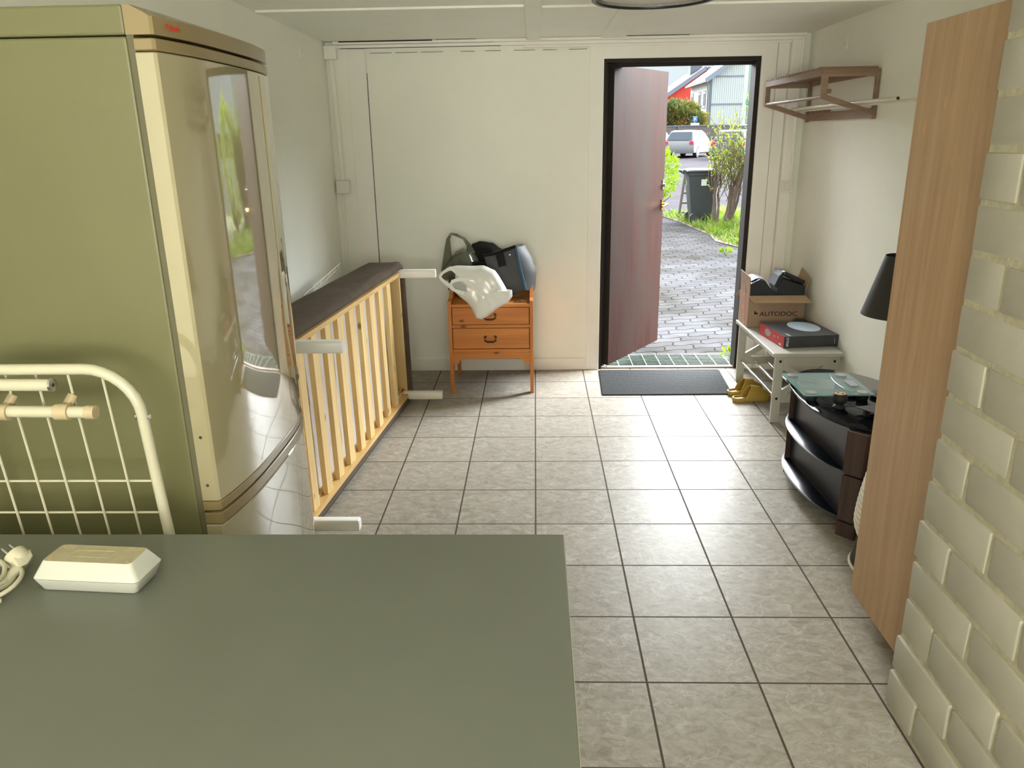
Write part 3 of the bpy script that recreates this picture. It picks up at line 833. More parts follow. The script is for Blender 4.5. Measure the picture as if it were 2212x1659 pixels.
# ================================================================== BED BASE on its side
b = thing('bed_base', 'slatted pine bed base in a brown fabric cover standing on its long side', 'bed', (-.85, -1.25, 0))
def bp(s, w_, z_):
    y = -.315 - s
    return (-.765 - .088 * s - w_ - .012 * z_, y, z_)
BL, BH, BT = 1.87, .862, .235
def bloop(ins, w_, r_, n=6, wav=0.0):
    pts = []
    for i, (a, c_) in enumerate(rrect(ins, BL - ins, ins * 1.0, BH - ins, r_, n)):
        pts.append(bp(a, w_, c_))
    return pts
def dense(loop, per=14):
    out = []
    n = len(loop)
    for i in range(n):
        p0, p1 = Vector(loop[i]), Vector(loop[(i + 1) % n])
        k = max(1, int((p1 - p0).length / .07))
        for j in range(k): out.append(p0.lerp(p1, j / k))
    return out
L = []
for ins, w_, r_ in ((.040, .055, .045), (.040, .004, .045), (.030, -.006, .05), (.012, .002, .06), (.0, .02, .07), (.0, .07, .07), (.001, .13, .07), (.0, .19, .07), (.012, .222, .06), (.04, .235, .05)):
    base = dense(bloop(0.0, w_, .07))
    n0 = len(base)
    cc = Vector(bp(BL / 2, w_, BH / 2))
    pts = []
    for q_ in base:
        rel = q_ - cc
        sy_ = 1 - ins / (BL / 2); sz_ = 1 - ins / (BH / 2)
        v = Vector((rel.x, rel.y * sy_, rel.z * sz_))
        v.x += .088 * (rel.y - rel.y * sy_) * -1
        wob = mnoise.noise(Vector((q_.y * 5, q_.z * 5, w_ * 14))) * (.010 if .0 <= w_ <= .21 and ins < .03 else .003)
        pt = cc + v
        if pt.z > .80: pt.z += wob
        if -0.4 < pt.y: pt.y += wob * .5
        pt.z = max(pt.z, .0005)
        pts.append(tuple(pt))
    L.append(pts)
m = MB().loft(L, cap0=False, cap1=True)
m.build('fabric_cover', 'fabric', b, smooth=True)
# pine side rails and end boards
t0 = .042
def board(s0, s1, z0, z1, w0, w1, bev=.003):
    m_ = MB()
    m_.loft([[bp(s0, w0, z0), bp(s1, w0, z0), bp(s1, w0, z1), bp(s0, w0, z1)], [bp(s0, w1, z0), bp(s1, w1, z0), bp(s1, w1, z1), bp(s0, w1, z1)]])
    return m_
board(t0, BL - t0, .046, .068, .0, .13).build('side_rail', 'pine_y', b)
board(t0, BL - t0, BH - .072, BH - .050, .0, .13).build('side_rail', 'pine_y', b)
board(t0 + .004, t0 + .026, .068, BH - .072, .022, .20).build('end_board', 'pine', b)
board(BL - t0 - .022, BL - t0, .068, BH - .072, .002, .13).build('end_board', 'pine', b)
board(t0 + .02, BL - t0 - .02, .068, .082, .036, .06).build('ledge', 'pine_y', b)
board(t0 + .02, BL - t0 - .02, BH - .086, BH - .072, .036, .06).build('ledge', 'pine_y', b)
random.seed(5)
for k in range(10):
    s_ = .335 + .1645 * k
    if s_ + .04 > BL - t0 - .02: break
    hw = .034 + random.uniform(-.002, .002)
    t_ = random.uniform(-.004, .004)
    m = MB()
    m.loft([[bp(s_ - hw + t_, .012, .050), bp(s_ + hw + t_, .012, .050), bp(s_ + hw, .012, BH - .053), bp(s_ - hw, .012, BH - .053)],
            [bp(s_ - hw + t_, .034, .050), bp(s_ + hw + t_, .034, .050), bp(s_ + hw, .034, BH - .053), bp(s_ - hw, .034, BH - .053)]])
    sl = m.build('slat', 'pine', b)
    for zz in (.062, BH - .068):
        for q_ in (-.012, .014):
            cpt = Vector(bp(s_ + q_, .0115, zz + random.uniform(-.006, .006)))
            MB().bar(tuple(cpt), tuple(cpt + Vector((.001, 0, 0))), .0035, .007).build('staple', 'iron', sl)
board(t0 + .026, .31, .068, BH - .072, .185, .195).build('backing', 'fabric', b)
# padded white lining behind the slats
m = MB()
ns, nz = 60, 12
grid = []
for i in range(ns + 1):
    row = []
    for j in range(nz + 1):
        s_ = .285 + (BL - t0 - .309) * i / ns; z_ = .072 + (BH - .147) * j / nz
        ph = ((s_ - .335) / .1645) % 1.0
        puff_ = .018 * math.sin(PI * ph) ** 2 * (math.sin(PI * j / nz) ** .4 if 0 < j < nz else 0)
        row.append(m.bm.verts.new(bp(s_, .062 - puff_ + mnoise.noise(Vector((s_ * 12, z_ * 7, 3))) * .006, z_)))
    grid.append(row)
for i in range(ns):
    for j in range(nz): m.bm.faces.new((grid[i][j], grid[i + 1][j], grid[i + 1][j + 1], grid[i][j + 1]))
lin_ = m.build('lining', 'lining', b, smooth=True)
for s_, z_, l_ in ((.10, .052, .205), (.095, .80, .205), (1.755, .048, .200), (1.745, .800, .198)):
    a_ = Vector(bp(s_, .03, z_)); e_ = a_ + Vector((l_ + .03, 0, 0))
    m = MB()
    pr_ = rrect(-.024, .024, -.024, .024, .010, 3)
    m.loft([[(a_.x, a_.y + u, a_.z + v) for u, v in pr_], [(e_.x - .004, e_.y + u, e_.z + v) for u, v in pr_], [(e_.x, e_.y + u * .88, e_.z + v * .88) for u, v in pr_]])
    m.build('leg', 'leg_white', b, smooth=True)
    board(s_ - .035, s_ + .035, max(z_ - .03, .046), min(z_ + .03, BH - .05), .03, .045).build('leg_block', 'pine', b)

# wire basket edge showing between bed and wall
wbk = thing('wire_shelf', 'thin white wire shelf edge leaning on the wall behind the bed', 'shelf', (-1.18, -.55, .0))
m = MB()
m.tube([(-1.19, -1.00, .790), (-1.225, -.06, .812)], .0035, 8)
m.tube([(-1.19, -1.00, .765), (-1.225, -.06, .79)], .0025, 8)
for k in range(14):
    t = k / 13
    m.tube([(-1.19 - .035 * t, -1.00 + .94 * t, .790 + .022 * t), (-1.20 - .035 * t, -1.00 + .94 * t, .02)], .0015, 6)
m.tube([(-1.20, -1.00, .004), (-1.235, -.06, .004)], .004, 8)
m.build('wire_grid', 'trimp', wbk, smooth=True)

# ================================================================== BEDSIDE CHEST
n = thing('bedside_chest', 'small stained pine chest with two drawers against the back wall', 'chest of drawers', (-.272, 0.0, 0))
nx0, nx1, ny0, ny1 = -.537, -.010, -.240, .255
def side_panel(x0, x1):
    prof = [(ny0 + .006, .0), (ny0 + .045, .0), (ny0 + .055, .12), (ny0 + .10, .185), (ny1 - .10, .185), (ny1 - .055, .12), (ny1 - .045, .0), (ny1, 0), (ny1, .668), (-.03, .668), (-.055, .655), (-.145, .600), (ny0, .596), (ny0, .3)]
    m_ = MB(); m_.prism(prof, lambda a, c_, d_: (d_, a, c_), x0, x1)
    return m_
side_panel(nx0, nx0 + .022).build('side_panel', 'dresser_z', n)
side_panel(nx1 - .022, nx1).build('side_panel', 'dresser_z', n)
MB().box((nx0 + .022, ny0 + .002, .558), (nx1 - .022, ny1 - .02, .578), .002).build('top', 'dresser', n)
MB().box((nx0 + .022, ny1 - .022, .15), (nx1 - .022, ny1 - .002, .664)).build('back_panel', 'dresser_dark', n)
MB().box((nx0 + .022, ny0 + .004, .428), (nx1 - .022, ny0 + .03, .448), .002).build('rail', 'dresser', n)
MB().box((nx0 + .022, ny0 + .001, .268), (nx1 - .022, ny0 + .03, .292), .003).build('rail', 'dresser', n)
ap = [(nx0 + .022, .267), (nx0 + .022, .196), (nx0 + .055, .196)]
for k in range(7):
    a = PI - PI / 2 * k / 6
    ap.append((nx0 + .092 + .034 * math.cos(a), .198 + .032 * math.sin(a)))
for k in range(7):
    a = PI / 2 - PI / 2 * k / 6
    ap.append((nx1 - .092 + .034 * math.cos(a), .198 + .032 * math.sin(a)))
ap += [(nx1 - .055, .196), (nx1 - .022, .196), (nx1 - .022, .267)]
MB().prism(ap, lambda a, c_, d_: (a, d_, c_), ny0 + .006, ny0 + .024).build('apron', 'dresser', n)
for z0, z1 in ((.451, .555), (.296, .425)):
    dr = MB().box((nx0 + .026, ny0 + .003, z0), (nx1 - .026, ny0 + .022, z1), .002).build('drawer', 'dresser', n)
    MB().box((nx0 + .03, ny0 + .021, z0 + .005), (nx1 - .03, ny1 - .05, z1 - .02)).build('drawer_box', 'dresser_dark', dr)
    hz = (z0 + z1) / 2 - .006; hx_ = (nx0 + nx1) / 2 - .004
    path = []
    for k in range(9):
        a = PI * .0 + PI * 1.35 * k / 8
        path.append((hx_ - .030 + .009 * math.cos(a + PI * .15), ny0 - .006, hz + .016 + .008 * math.sin(a + PI * .15)))
    path = path[::1]
    low = [(hx_ - .036, ny0 - .012, hz - .004), (hx_ - .018, ny0 - .015, hz - .012), (hx_ + .018, ny0 - .015, hz - .012), (hx_ + .036, ny0 - .012, hz - .004)]
    right_ = [(2 * hx_ - x, y, zz) for x, y, zz in path][::-1]
    m = MB().tube(path + low + right_, [.0022] * 9 + [.0042, .0058, .0058, .0042] + [.0022] * 9, 10)
    for s_ in (-1, 1): m.tube([(hx_ + s_ * .030, ny0 + .004, hz + .016), (hx_ + s_ * .030, ny0 - .007, hz + .016)], .004, 10)
    m.build('handle', 'iron', dr, smooth=True)

# ---- soft bags on the chest
def puff(outline, yc, depth, rings=7, seed=0, amp=.006, freq=14, shear=0.0, back=1.0, flatten=0.5):
    """closed pillow from an x-z outline"""
    cx = sum(p[0] for p in outline) / len(outline); cz = sum(p[1] for p in outline) / len(outline)
    dn = []
    for i in range(len(outline)):
        p0, p1 = outline[i], outline[(i + 1) % len(outline)]
        k = max(1, int(math.hypot(p1[0] - p0[0], p1[1] - p0[1]) / .02))
        for j in range(k): dn.append((p0[0] + (p1[0] - p0[0]) * j / k, p0[1] + (p1[1] - p0[1]) * j / k))
    m_ = MB(); loops = []
    ss = [(i / rings) for i in range(1, rings + 1)]
    seq = [(s, -1) for s in ss] + [(s, 1) for s in ss[::-1][1:]]
    for s, sg in seq:
        lp = []
        for x, zz in dn:
            px, pz = cx + (x - cx) * s, cz + (zz - cz) * s
            dy = depth * (1 - s ** 2.4) ** flatten * sg * (1.0 if sg < 0 else back)
            nv = mnoise.noise_vector(Vector((px * freq + seed, pz * freq, sg * 3.1 + seed)))
            rid = abs(mnoise.noise(Vector((px * freq * 1.7 + pz * freq + seed * 2, (px - pz) * freq * .5, seed)))) * amp * 1.3
            lp.append((px + nv.x * amp * .6 * s, yc + dy + nv.y * amp + (rid - amp * .4) * sg + shear * (pz - cz), pz + nv.z * amp * .6 * s))
        loops.append(lp)
    m_.loft(loops, cap0=True, cap1=True)
    return m_

gb = thing('green_plastic_bag', 'dark green see-through plastic bag with a raised handle on the chest', 'bag', (-.49, 0.0, .578))
puff([(-.606, .685), (-.606, .72), (-.575, .775), (-.545, .82), (-.50, .865), (-.45, .885), (-.40, .87), (-.36, .82), (-.34, .70), (-.36, .585), (-.505, .580), (-.525, .672)], .03, .12, seed=3, amp=.012, freq=16).build('bag_body', 'green_bag', gb, smooth=True)
puff([(-.56, .62), (-.55, .74), (-.47, .82), (-.40, .82), (-.37, .70), (-.38, .60), (-.47, .590)], .03, .075, seed=8, amp=.010).build('contents', 'bin', gb, smooth=True)
m = MB()
hpth = [(-.553, .02, .74), (-.552, .02, .86), (-.545, .02, .945), (-.525, .02, .978), (-.495, .03, .970), (-.445, .03, .945), (-.418, .03, .905), (-.405, .03, .85)]
L = []
for i, (x, y, zz) in enumerate(hpth):
    d_ = Vector(hpth[min(i + 1, 7)]) - Vector(hpth[max(i - 1, 0)]); nrm = Vector((-d_.z, 0, d_.x)).normalized()
    wd_ = (.045, .024, .012, .009, .009, .009, .014, .03)[i]
    a_, b2 = Vector((x, y, zz)) - nrm * wd_, Vector((x, y, zz)) + nrm * wd_
    L.append([tuple(a_ + Vector((0, -.003, 0))), tuple(b2 + Vector((0, -.005, 0))), tuple(b2 + Vector((0, .005, 0))), tuple(a_ + Vector((0, .003, 0)))])
m.loft(L); m.build('handle', 'green_bag', gb, smooth=True)

kb = thing('black_cloth_bag', 'soft black cloth bag slumped between the green bag and the cooler bag', 'bag', (-.33, .03, .578))
puff([(-.42, .585), (-.44, .70), (-.43, .80), (-.425, .86), (-.40, .90), (-.36, .915), (-.32, .918), (-.27, .905), (-.23, .875), (-.19, .86), (-.17, .76), (-.19, .66), (-.20, .585)], .12, .085, seed=12, amp=.012, freq=18).build('bag_body', 'black_cloth', kb, smooth=True)
puff([(-.44, .79), (-.40, .815), (-.34, .81), (-.27, .79), (-.25, .765), (-.32, .755), (-.40, .765)], -.03, .035, seed=21, amp=.008, freq=20).build('fold', 'black_cloth', kb, smooth=True)

cb_ = thing('cooler_bag', 'black zip bag with blue piping tilted at the right end of the chest', 'bag', (-.15, .03, .578))
fp = [(-.315, .850), (-.120, .905), (-.060, .640), (-.160, .598), (-.215, .60), (-.275, .72)]
def cpt(x, z_, d): return (x + d * .22, -.10 + d * .6 + (z_ - .6) * .10, z_ + d * .02)
m = MB()
dn = []
for i in range(len(fp)):
    p0, p1 = fp[i], fp[(i + 1) % len(fp)]
    for j in range(6): dn.append((p0[0] + (p1[0] - p0[0]) * j / 6, p0[1] + (p1[1] - p0[1]) * j / 6))
L = []
cx, cz = -.19, .74
for d, s in ((-.004, .4), (-.006, .8), (0, 1.0), (.05, 1.03), (.14, 1.02), (.19, .98), (.20, .7)):
    L.append([tuple(Vector(cpt(cx + (x - cx) * s, cz + (zz - cz) * s, d)) + Vector(mnoise.noise_vector(Vector((x * 20, zz * 20, d * 20)))) * .004) for x, zz in dn])
m.loft(L); m.build('bag_body', 'black_nylon', cb_, smooth=True)
m = MB()
L = []
for t in [i / 10 for i in range(11)]:
    p0 = Vector((-.112, -.105 + .6 * .03, .905)).lerp(Vector((-.054, -.105, .638)), t)
    bul = math.sin(PI * t)
    L.append([tuple(p0), tuple(p0 + Vector((.030 + .022 * bul, .03, -.012 * t))), tuple(p0 + Vector((.052 + .034 * bul + mnoise.noise(Vector((t * 6, 0, 2))) * .01, .09, -.02 * t))), tuple(p0 + Vector((.03, .13, -.02 * t))), tuple(p0 + Vector((.0, .10, 0)))])
m.loft(L); m.build('side_gusset', 'grey_film', cb_, smooth=True)
for off in (0, .007):
    MB().tube([(-.117 + off, -.094, .902), (-.090 + off, -.108, .77), (-.057 + off, -.112, .640)], .0022, 8).build('piping', 'blue', cb_, smooth=True)
MB().bar((-.218, -.110, .872), (-.198, -.118, .790), .050, .004, up=(0, 1, 0)).build('strap_tab', 'black_cloth', cb_)
MB().tube([(-.152, -.112, .862), (-.152, -.119, .862)], [.0065, .005], 12).build('snap', 'steel', cb_)
m = MB().tube([(-.32, -.08, .853), (-.26, -.075, .862), (-.19, -.07, .880), (-.118, -.07, .906)], .010, 10)
m.build('zip_edge', 'black_cloth', cb_, smooth=True)

wbg = thing('white_plastic_bag', 'white plastic carrier bag hanging over the front edge of the chest', 'bag', (-.33, -.2, .578))
wo = [(-.515, .822), (-.4, .828), (-.3, .826), (-.24, .799), (-.194, .729), (-.167, .667), (-.139, .678), (-.137, .638), (-.163, .599), (-.24, .551), (-.291, .508), (-.326, .5), (-.359, .506), (-.38, .555), (-.407, .598), (-.456, .636), (-.5, .681), (-.515, .721), (-.476, .748), (-.475, .785)]
puff(wo, -.300, .062, rings=12, seed=31, amp=.011, freq=13, back=.30).build('bag_body', 'white_bag', wbg, smooth=True)
def ribbon(pth, wds, name, mat, par, th=.004):
    L_ = []
    for i, q_ in enumerate(pth):
        d_ = Vector(pth[min(i + 1, len(pth) - 1)]) - Vector(pth[max(i - 1, 0)]); nrm = Vector((-d_.z, 0, d_.x)).normalized(); q_ = Vector(q_)
        a_, b2 = q_ - nrm * wds[i], q_ + nrm * wds[i]
        L_.append([tuple(a_ - Vector((0, th, 0))), tuple(b2 - Vector((0, th, 0))), tuple(b2 + Vector((0, th, 0))), tuple(a_ + Vector((0, th, 0)))])
    return MB().loft(L_).build(name, mat, par, smooth=True)
ribbon([(-.43, -.300, .806), (-.48, -.302, .812), (-.517, -.304, .806), (-.550, -.305, .786), (-.568, -.305, .763), (-.556, -.305, .742), (-.521, -.304, .713), (-.485, -.302, .683)], [.016, .013, .010, .008, .008, .009, .011, .014], 'handle', 'white_bag', wbg, .003)
ribbon([(-.385, -.366, .757), (-.44, -.368, .757), (-.488, -.370, .745), (-.496, -.371, .722), (-.478, -.371, .694), (-.42, -.368, .672)], [.012, .010, .009, .008, .009, .012], 'handle', 'white_bag', wbg, .003)
MB().face([(-.483, -.364, .727), (-.453, -.364, .740), (-.404, -.366, .716), (-.405, -.366, .683), (-.441, -.366, .679), (-.471, -.364, .693)]).build('handle_opening', 'game_grey', wbg)

ky = thing('key_bunch', 'small bunch of brass and steel keys on the right front corner of the chest', 'keys', (-.11, -.18, .579))
random.seed(2)
MB().tube([(-.115 + .014 * math.cos(a * PI / 8), -.185 + .014 * math.sin(a * PI / 8), .581) for a in range(16)], .0015, 6, closed=True).build('key_ring', 'steel', ky, smooth=True)
for k in range(7):
    a = random.uniform(-.5, 1.2); p0 = Vector((-.12 + k * .010, -.19 + random.uniform(-.012, .012), .582 + (k % 3) * .004))
    m = MB(); d_ = Vector((math.cos(a), math.sin(a), random.uniform(-.05, .25))) * .032
    m.bar(tuple(p0), tuple(p0 + d_), .007, .002); m.lathe([(.009, 0), (.009, .002)], tuple(p0), 10)
    m.build('key', ('brass', 'steel', 'brass', 'iron')[k % 4], ky)

# ================================================================== WALL FITTINGS
j = thing('junction_box', 'square white junction box high in the left corner', 'junction box', (-1.262, YB, 2.03))
MB().box((-1.298, YB - .055, 2.030), (-1.221, YB - .001, 2.108), .004).build('box', 'trimp', j)
j = thing('junction_box', 'square white junction box halfway up the left corner', 'junction box', (-1.25, YB, 1.22))
MB().box((-1.288, YB - .055, 1.219), (-1.203, YB - .001, 1.300), .005).build('box', 'white_plastic', j)
dct = MB().bar((-1.262, YB - .012, 2.03), (-1.246, YB - .012, 1.300), .024, .022, up=(0, 1, 0), bev=.003).build('cable_duct', 'trimp')
tag(dct, 'white cable duct between the two junction boxes', 'cable duct')
cb2 = MB().tube([(-1.262, YB - .006, 1.219), (-1.268, YB - .006, .9), (-1.270, YB - .006, .02)], .005, 8).tube([(-1.245, YB - .005, 1.219), (-1.25, YB - .005, .9), (-1.252, YB - .005, .02)], .004, 8).build('wall_cable', 'trimp', smooth=True)
tag(cb2, 'thin painted cables running down below the lower junction box', 'cable')
sw = thing('light_switch', 'white light switch in the corner right of the door', 'light switch', (1.612, YB - .045, 1.19))
MB().box((1.578, YB - .062, 1.187), (1.652, YB - .046, 1.262), .004).build('switch_plate', 'white_plastic', sw)
MB().box((1.597, YB - .067, 1.203), (1.634, YB - .0615, 1.247), .003).build('rocker', 'white_paint', sw)
cb3 = MB().tube([(1.640, YB - .052, 2.10), (1.636, YB - .052, 1.262)], .007, 8).build('wall_cable', 'trimp', smooth=True)
tag(cb3, 'white cable running down the right corner to the light switch', 'cable')
for nm, x, y, zz, lab in (('wall_hook', XR, -.30, 2.01, 'small white stick-on hook high on the right wall'), ('wall_hook', XL, -.27, 2.02, 'small white stick-on hook high on the left wall')):
    s_ = -1 if x > 0 else 1
    h = thing(nm, lab, 'hook', (x, y, zz))
    MB().loft([[(x + s_ * .0005, y + a, zz + b2) for a, b2 in rrect(-.013, .013, -.033, .033, .012)], [(x + s_ * .005, y + a * .9, zz + b2 * .95) for a, b2 in rrect(-.013, .013, -.033, .033, .012)]]).build('hook_plate', 'trimp', h, smooth=True)
    MB().tube([(x + s_ * .004, y, zz - .012), (x + s_ * .016, y, zz - .022), (x + s_ * .018, y, zz - .010)], .0035, 8).build('hook_tip', 'trimp', h, smooth=True)

# ceiling lamp
cl_ = thing('ceiling_lamp', 'round ceiling lamp with a dark rim and white diffuser', 'lamp', (.338, -2.545, ZC))
MB().lathe([(.168, .0), (.170, -.004), (.170, -.178), (.166, -.182), (.160, -.182), (.160, -.02)], (.338, -2.545, ZC - .0385), 64, caps=False).build('lamp_shade', 'white_paint', cl_, smooth=True)
MB().lathe([(.1712, -.166), (.1725, -.168), (.1725, -.186), (.1705, -.1885), (.1620, -.1885), (.1600, -.186), (.1600, -.170)], (.338, -2.545, ZC - .0385), 64, caps=False).build('rim', 'lamp_rim', cl_, smooth=True)
MB().lathe([(.0, -.180), (.08, -.180), (.150, -.1785), (.1598, -.174)], (.338, -2.545, ZC - .0385), 64, caps=False).build('diffuser', 'diffuser', cl_, smooth=True)
MB().lathe([(.06, .0), (.06, -.03), (.0, -.03)], (.338, -2.545, ZC), 32).build('ceiling_plate', 'white_paint', cl_, smooth=True)

# ================================================================== HAT RACK
h = thing('hat_rack', 'brown slatted wooden hat rack on the right wall', 'rack', (XR, -.29, 1.6))
hx0, hx1 = 1.418, XR - .003
for y in (-.787, .190):
    m = MB()
    m.bar((hx0, y, 1.828), (hx1, y, 1.828), .022, .034, bev=.002)
    m.bar((hx0 + .014, y, 1.828), (hx0 + .014, y, 1.712), .0206, .030, up=(1, 0, 0), bev=.002)
    m.bar((hx0 + .004, y, 1.722), (hx1 - .006, y, 1.636), .0194, .026, bev=.002)
    m.bar((hx1 - .010, y, 1.845), (hx1 - .010, y, 1.612), .0212, .018, up=(1, 0, 0), bev=.002)
    m.build('end_frame', 'rack_wood_x', h)
MB().bar((hx0 + .004, -.78, 1.832), (hx0 + .004, .185, 1.832), .014, .030, bev=.002).build('front_rail', 'rack_wood', h)
MB().bar((hx1 - .012, -.78, 1.832), (hx1 - .012, .185, 1.832), .014, .030, bev=.002).build('back_rail', 'rack_wood', h)
for k in range(30):
    y = -.765 + k * .0322
    MB().box((hx0 - .002, y, 1.8475), (hx1 - .002, y + .017, 1.8585)).build('slat', 'rack_wood_x', h)
MB().tube([(hx0 + .012, -.79, 1.719), (hx0 + .012, .195, 1.719)], .009, 12).build('hanging_rod', 'rack_wood', h, smooth=True)
m = MB().bar((hx1 - .008, -.78, 1.640), (hx1 - .008, .185, 1.640), .014, .046, bev=.002)
for k in range(5): m.box((hx1 - .02, .11 - k * .07, 1.66), (hx1 - .002, .125 - k * .07, 1.685))
m.build('lower_rail', 'rack_wood', h)
MB().tube([(hx0 + .03, -.78, 1.745), (hx0 + .052, -.78, 1.745)], .010, 12).build('knob', 'rack_wood', h, smooth=True)
rd = thing('curtain_rod', 'short white rod with a dark open end lying across the hat rack arms', 'rod', (1.60, -.5, 1.685))
MB().tube([(1.592, .195, 1.6900), (1.612, -1.215, 1.6900)], .0085, 12).build('tube', 'rod', rd, smooth=True)
MB().tube([(1.612, -1.2145, 1.690), (1.612, -1.2165, 1.690)], .0070, 12).build('open_end', 'black_ink', rd)
rd = thing('curtain_rod', 'long thin white rod behind it reaching past the wardrobe', 'rod', (1.65, -.9, 1.68))
MB().tube([(1.640, .20, 1.679), (1.660, -2.05, 1.679)], .007, 12).build('tube', 'rod', rd, smooth=True)

# ================================================================== DOOR MAT
mt_ = MB()
mp_ = [(.417, -.295), (1.231, -.291), (1.267, .250), (.440, .250)]
cxm = sum(p[0] for p in mp_) / 4; cym = sum(p[1] for p in mp_) / 4
L = []
for zz, s in ((.0005, 1.0), (.0035, 1.0), (.007, .988)):
    L.append([(cxm + (a) * s, cym + (c_) * s, zz) for a, c_ in [(x - cxm, y - cym) for x, y in [(.425, -.293), (.840, -.293), (1.222, -.290), (1.233, -.275), (1.250, 0), (1.266, .238), (1.258, .249), (.84, .250), (.448, .250), (.437, .238), (.428, 0), (.417, -.28)]]])
mt_.loft(L); o = mt_.build('door_mat', 'mat'); tag(o, 'ribbed grey door mat in front of the open door', 'door mat')

# ================================================================== SHOE BENCH
b = thing('shoe_bench', 'white shoe bench with crossed ends and chrome rails along the right wall', 'bench', (1.50, -.38, 0))
bx0, bx1, byn, byf, bz = 1.318, 1.668, -.785, .010, .405
MB().box((bx0 - .018, byn - .012, bz - .022), (bx1 + .012, byf + .02, bz), .004).build('bench_top', 'bench', b)
for y0 in (byn, byf - .022):
    y1 = y0 + .022; ym = (y0 + y1) / 2
    MB().box((bx0, y0, 0), (bx0 + .048, y1, bz - .022), .002).build('leg', 'bench', b)
    MB().box((bx1 - .048, y0, 0), (bx1, y1, bz - .022), .002).build('leg', 'bench', b)
    MB().box((bx0 + .048, y0 + .001, bz - .075), (bx1 - .048, y1 - .001, bz - .022)).build('end_rail', 'bench', b)
    MB().box((bx0 + .048, y0 + .001, .118), (bx1 - .048, y1 - .001, .168)).build('end_rail', 'bench', b)
    m = MB()
    m.bar((bx0 + .04, ym, .165), (bx1 - .04, ym, bz - .07), .018, .036).bar((bx0 + .04, ym, bz - .07), (bx1 - .04, ym, .165), .019, .036)
    m.build('cross_brace', 'bench', b)
    if y0 == byn:
        for x, zz in ((bx0 + .028, bz - .048), (bx1 - .028, bz - .048), (bx0 + .024, .142)):
            MB().tube([(x, y0 - .0012, zz), (x, y0 + .004, zz)], .0075, 14).build('screw_cap', 'iron', b)
for x in (1.342, 1.425, 1.505, 1.60):
    MB().tube([(x, byn + .012, .142), (x, byf - .012, .142)], .0075, 12).build('rail_tube', 'chrome', b, smooth=True)
MB().box((bx1 - .035, byn + .022, bz - .07), (bx1 - .015, byf - .022, bz - .022)).build('side_rail', 'bench', b)

# ---- cardboard box
k = thing('cardboard_box', 'open brown cardboard box on the far end of the shoe bench', 'box', (1.49, -.08, bz))
kx0, kx1, ky0, ky1, kz0, kz1 = 1.312, 1.655, -.190, .030, bz + .001, .605
m = MB(); t = .004
m.box((kx0, ky0, kz0), (kx1, ky0 + t, kz1)).box((kx0, ky1 - t, kz0), (kx1, ky1, kz1)).box((kx0, ky0 + t, kz0), (kx0 + t, ky1 - t, kz1)).box((kx1 - t, ky0 + t, kz0), (kx1, ky1 - t, kz1)).box((kx0 + t, ky0 + t, kz0), (kx1 - t, ky1 - t, kz0 + t))
bx = m.build('carton', 'cardboard', k)
def flap(a, b_, tip_a, tip_b, name, mat='cardboard', th=.004):
    a, b_, tip_a, tip_b = map(Vector, (a, b_, tip_a, tip_b))
    nrm = (b_ - a).cross(tip_a - a).normalized() * th
    return MB().loft([[tuple(a), tuple(b_), tuple(tip_b), tuple(tip_a)], [tuple(a + nrm), tuple(b_ + nrm), tuple(tip_b + nrm), tuple(tip_a + nrm)]]).build(name, mat, k)
flap((kx0, ky0 + .001, kz1 - .002), (kx1, ky0 + .001, kz1 - .002), (kx0 + .018, ky0 - .062, kz1 - .028), (kx1 + .025, ky0 - .062, kz1 - .034), 'front_flap', 'cardboard_in')
flap((kx0 + .002, ky0 + .002, kz1), (kx0 + .002, ky1 - .002, kz1), (kx0 + .0, ky0 + .004, kz1 + .112), (kx0 - .004, ky1 - .004, kz1 + .128), 'side_flap', 'cardboard')
flap((kx1 - .002, ky0 + .04, kz1), (kx1 - .002, ky1, kz1), (kx1 + .036, ky0 + .05, kz1 + .10), (kx1 + .034, ky1, kz1 + .135), 'side_flap', 'cardboard_in')
flap((kx0 + .01, ky1 - .002, kz1), (kx1 - .01, ky1 - .002, kz1), (kx0 - .02, ky1 + .07, kz1 - .055), (kx1 - .01, ky1 + .07, kz1 - .05), 'back_flap', 'cardboard')
lx = kx0 + .040
m = MB().box((lx, ky0 - .0010, .4895), (lx + .0095, ky0, .5095)).box((lx, ky0 - .0010, .4895), (lx + .022, ky0, .4990))
m.build('logo', 'black_ink', bx)
lettering('AUTODOC', .0385, 'black_ink', bx, (kx0 + .072, ky0 - .0006, .4780), (1, 0, 0), (0, 0, 1), bold=.0006, sx=1.18)
m = MB()
for y, z0, z1, hw in ((-.095, .575, .655, .008), (-.10, .50, .58, .010), (-.115, .41, .50, .012)):
    m.loft([[(kx0 - .0008, y - hw, z0), (kx0 - .0008, y + hw, z0 + .006), (kx0 - .0008, y + hw * .8 + .006, z1), (kx0 - .0008, y - hw * .8 + .008, z1)], [(kx0 - .0001, y - hw, z0), (kx0 - .0001, y + hw, z0 + .006), (kx0 - .0001, y + hw * .8 + .006, z1), (kx0 - .0001, y - hw * .8 + .008, z1)]])
m.box((kx0 - .0008, -.085, .50), (kx0 - .0001, -.05, .503)).box((kx0 - .0008, -.085, .51), (kx0 - .0001, -.045, .513)).box((kx0 - .0008, -.085, .52), (kx0 - .0001, -.055, .523))
m.build('orange_tape', 'orange_tape', bx)

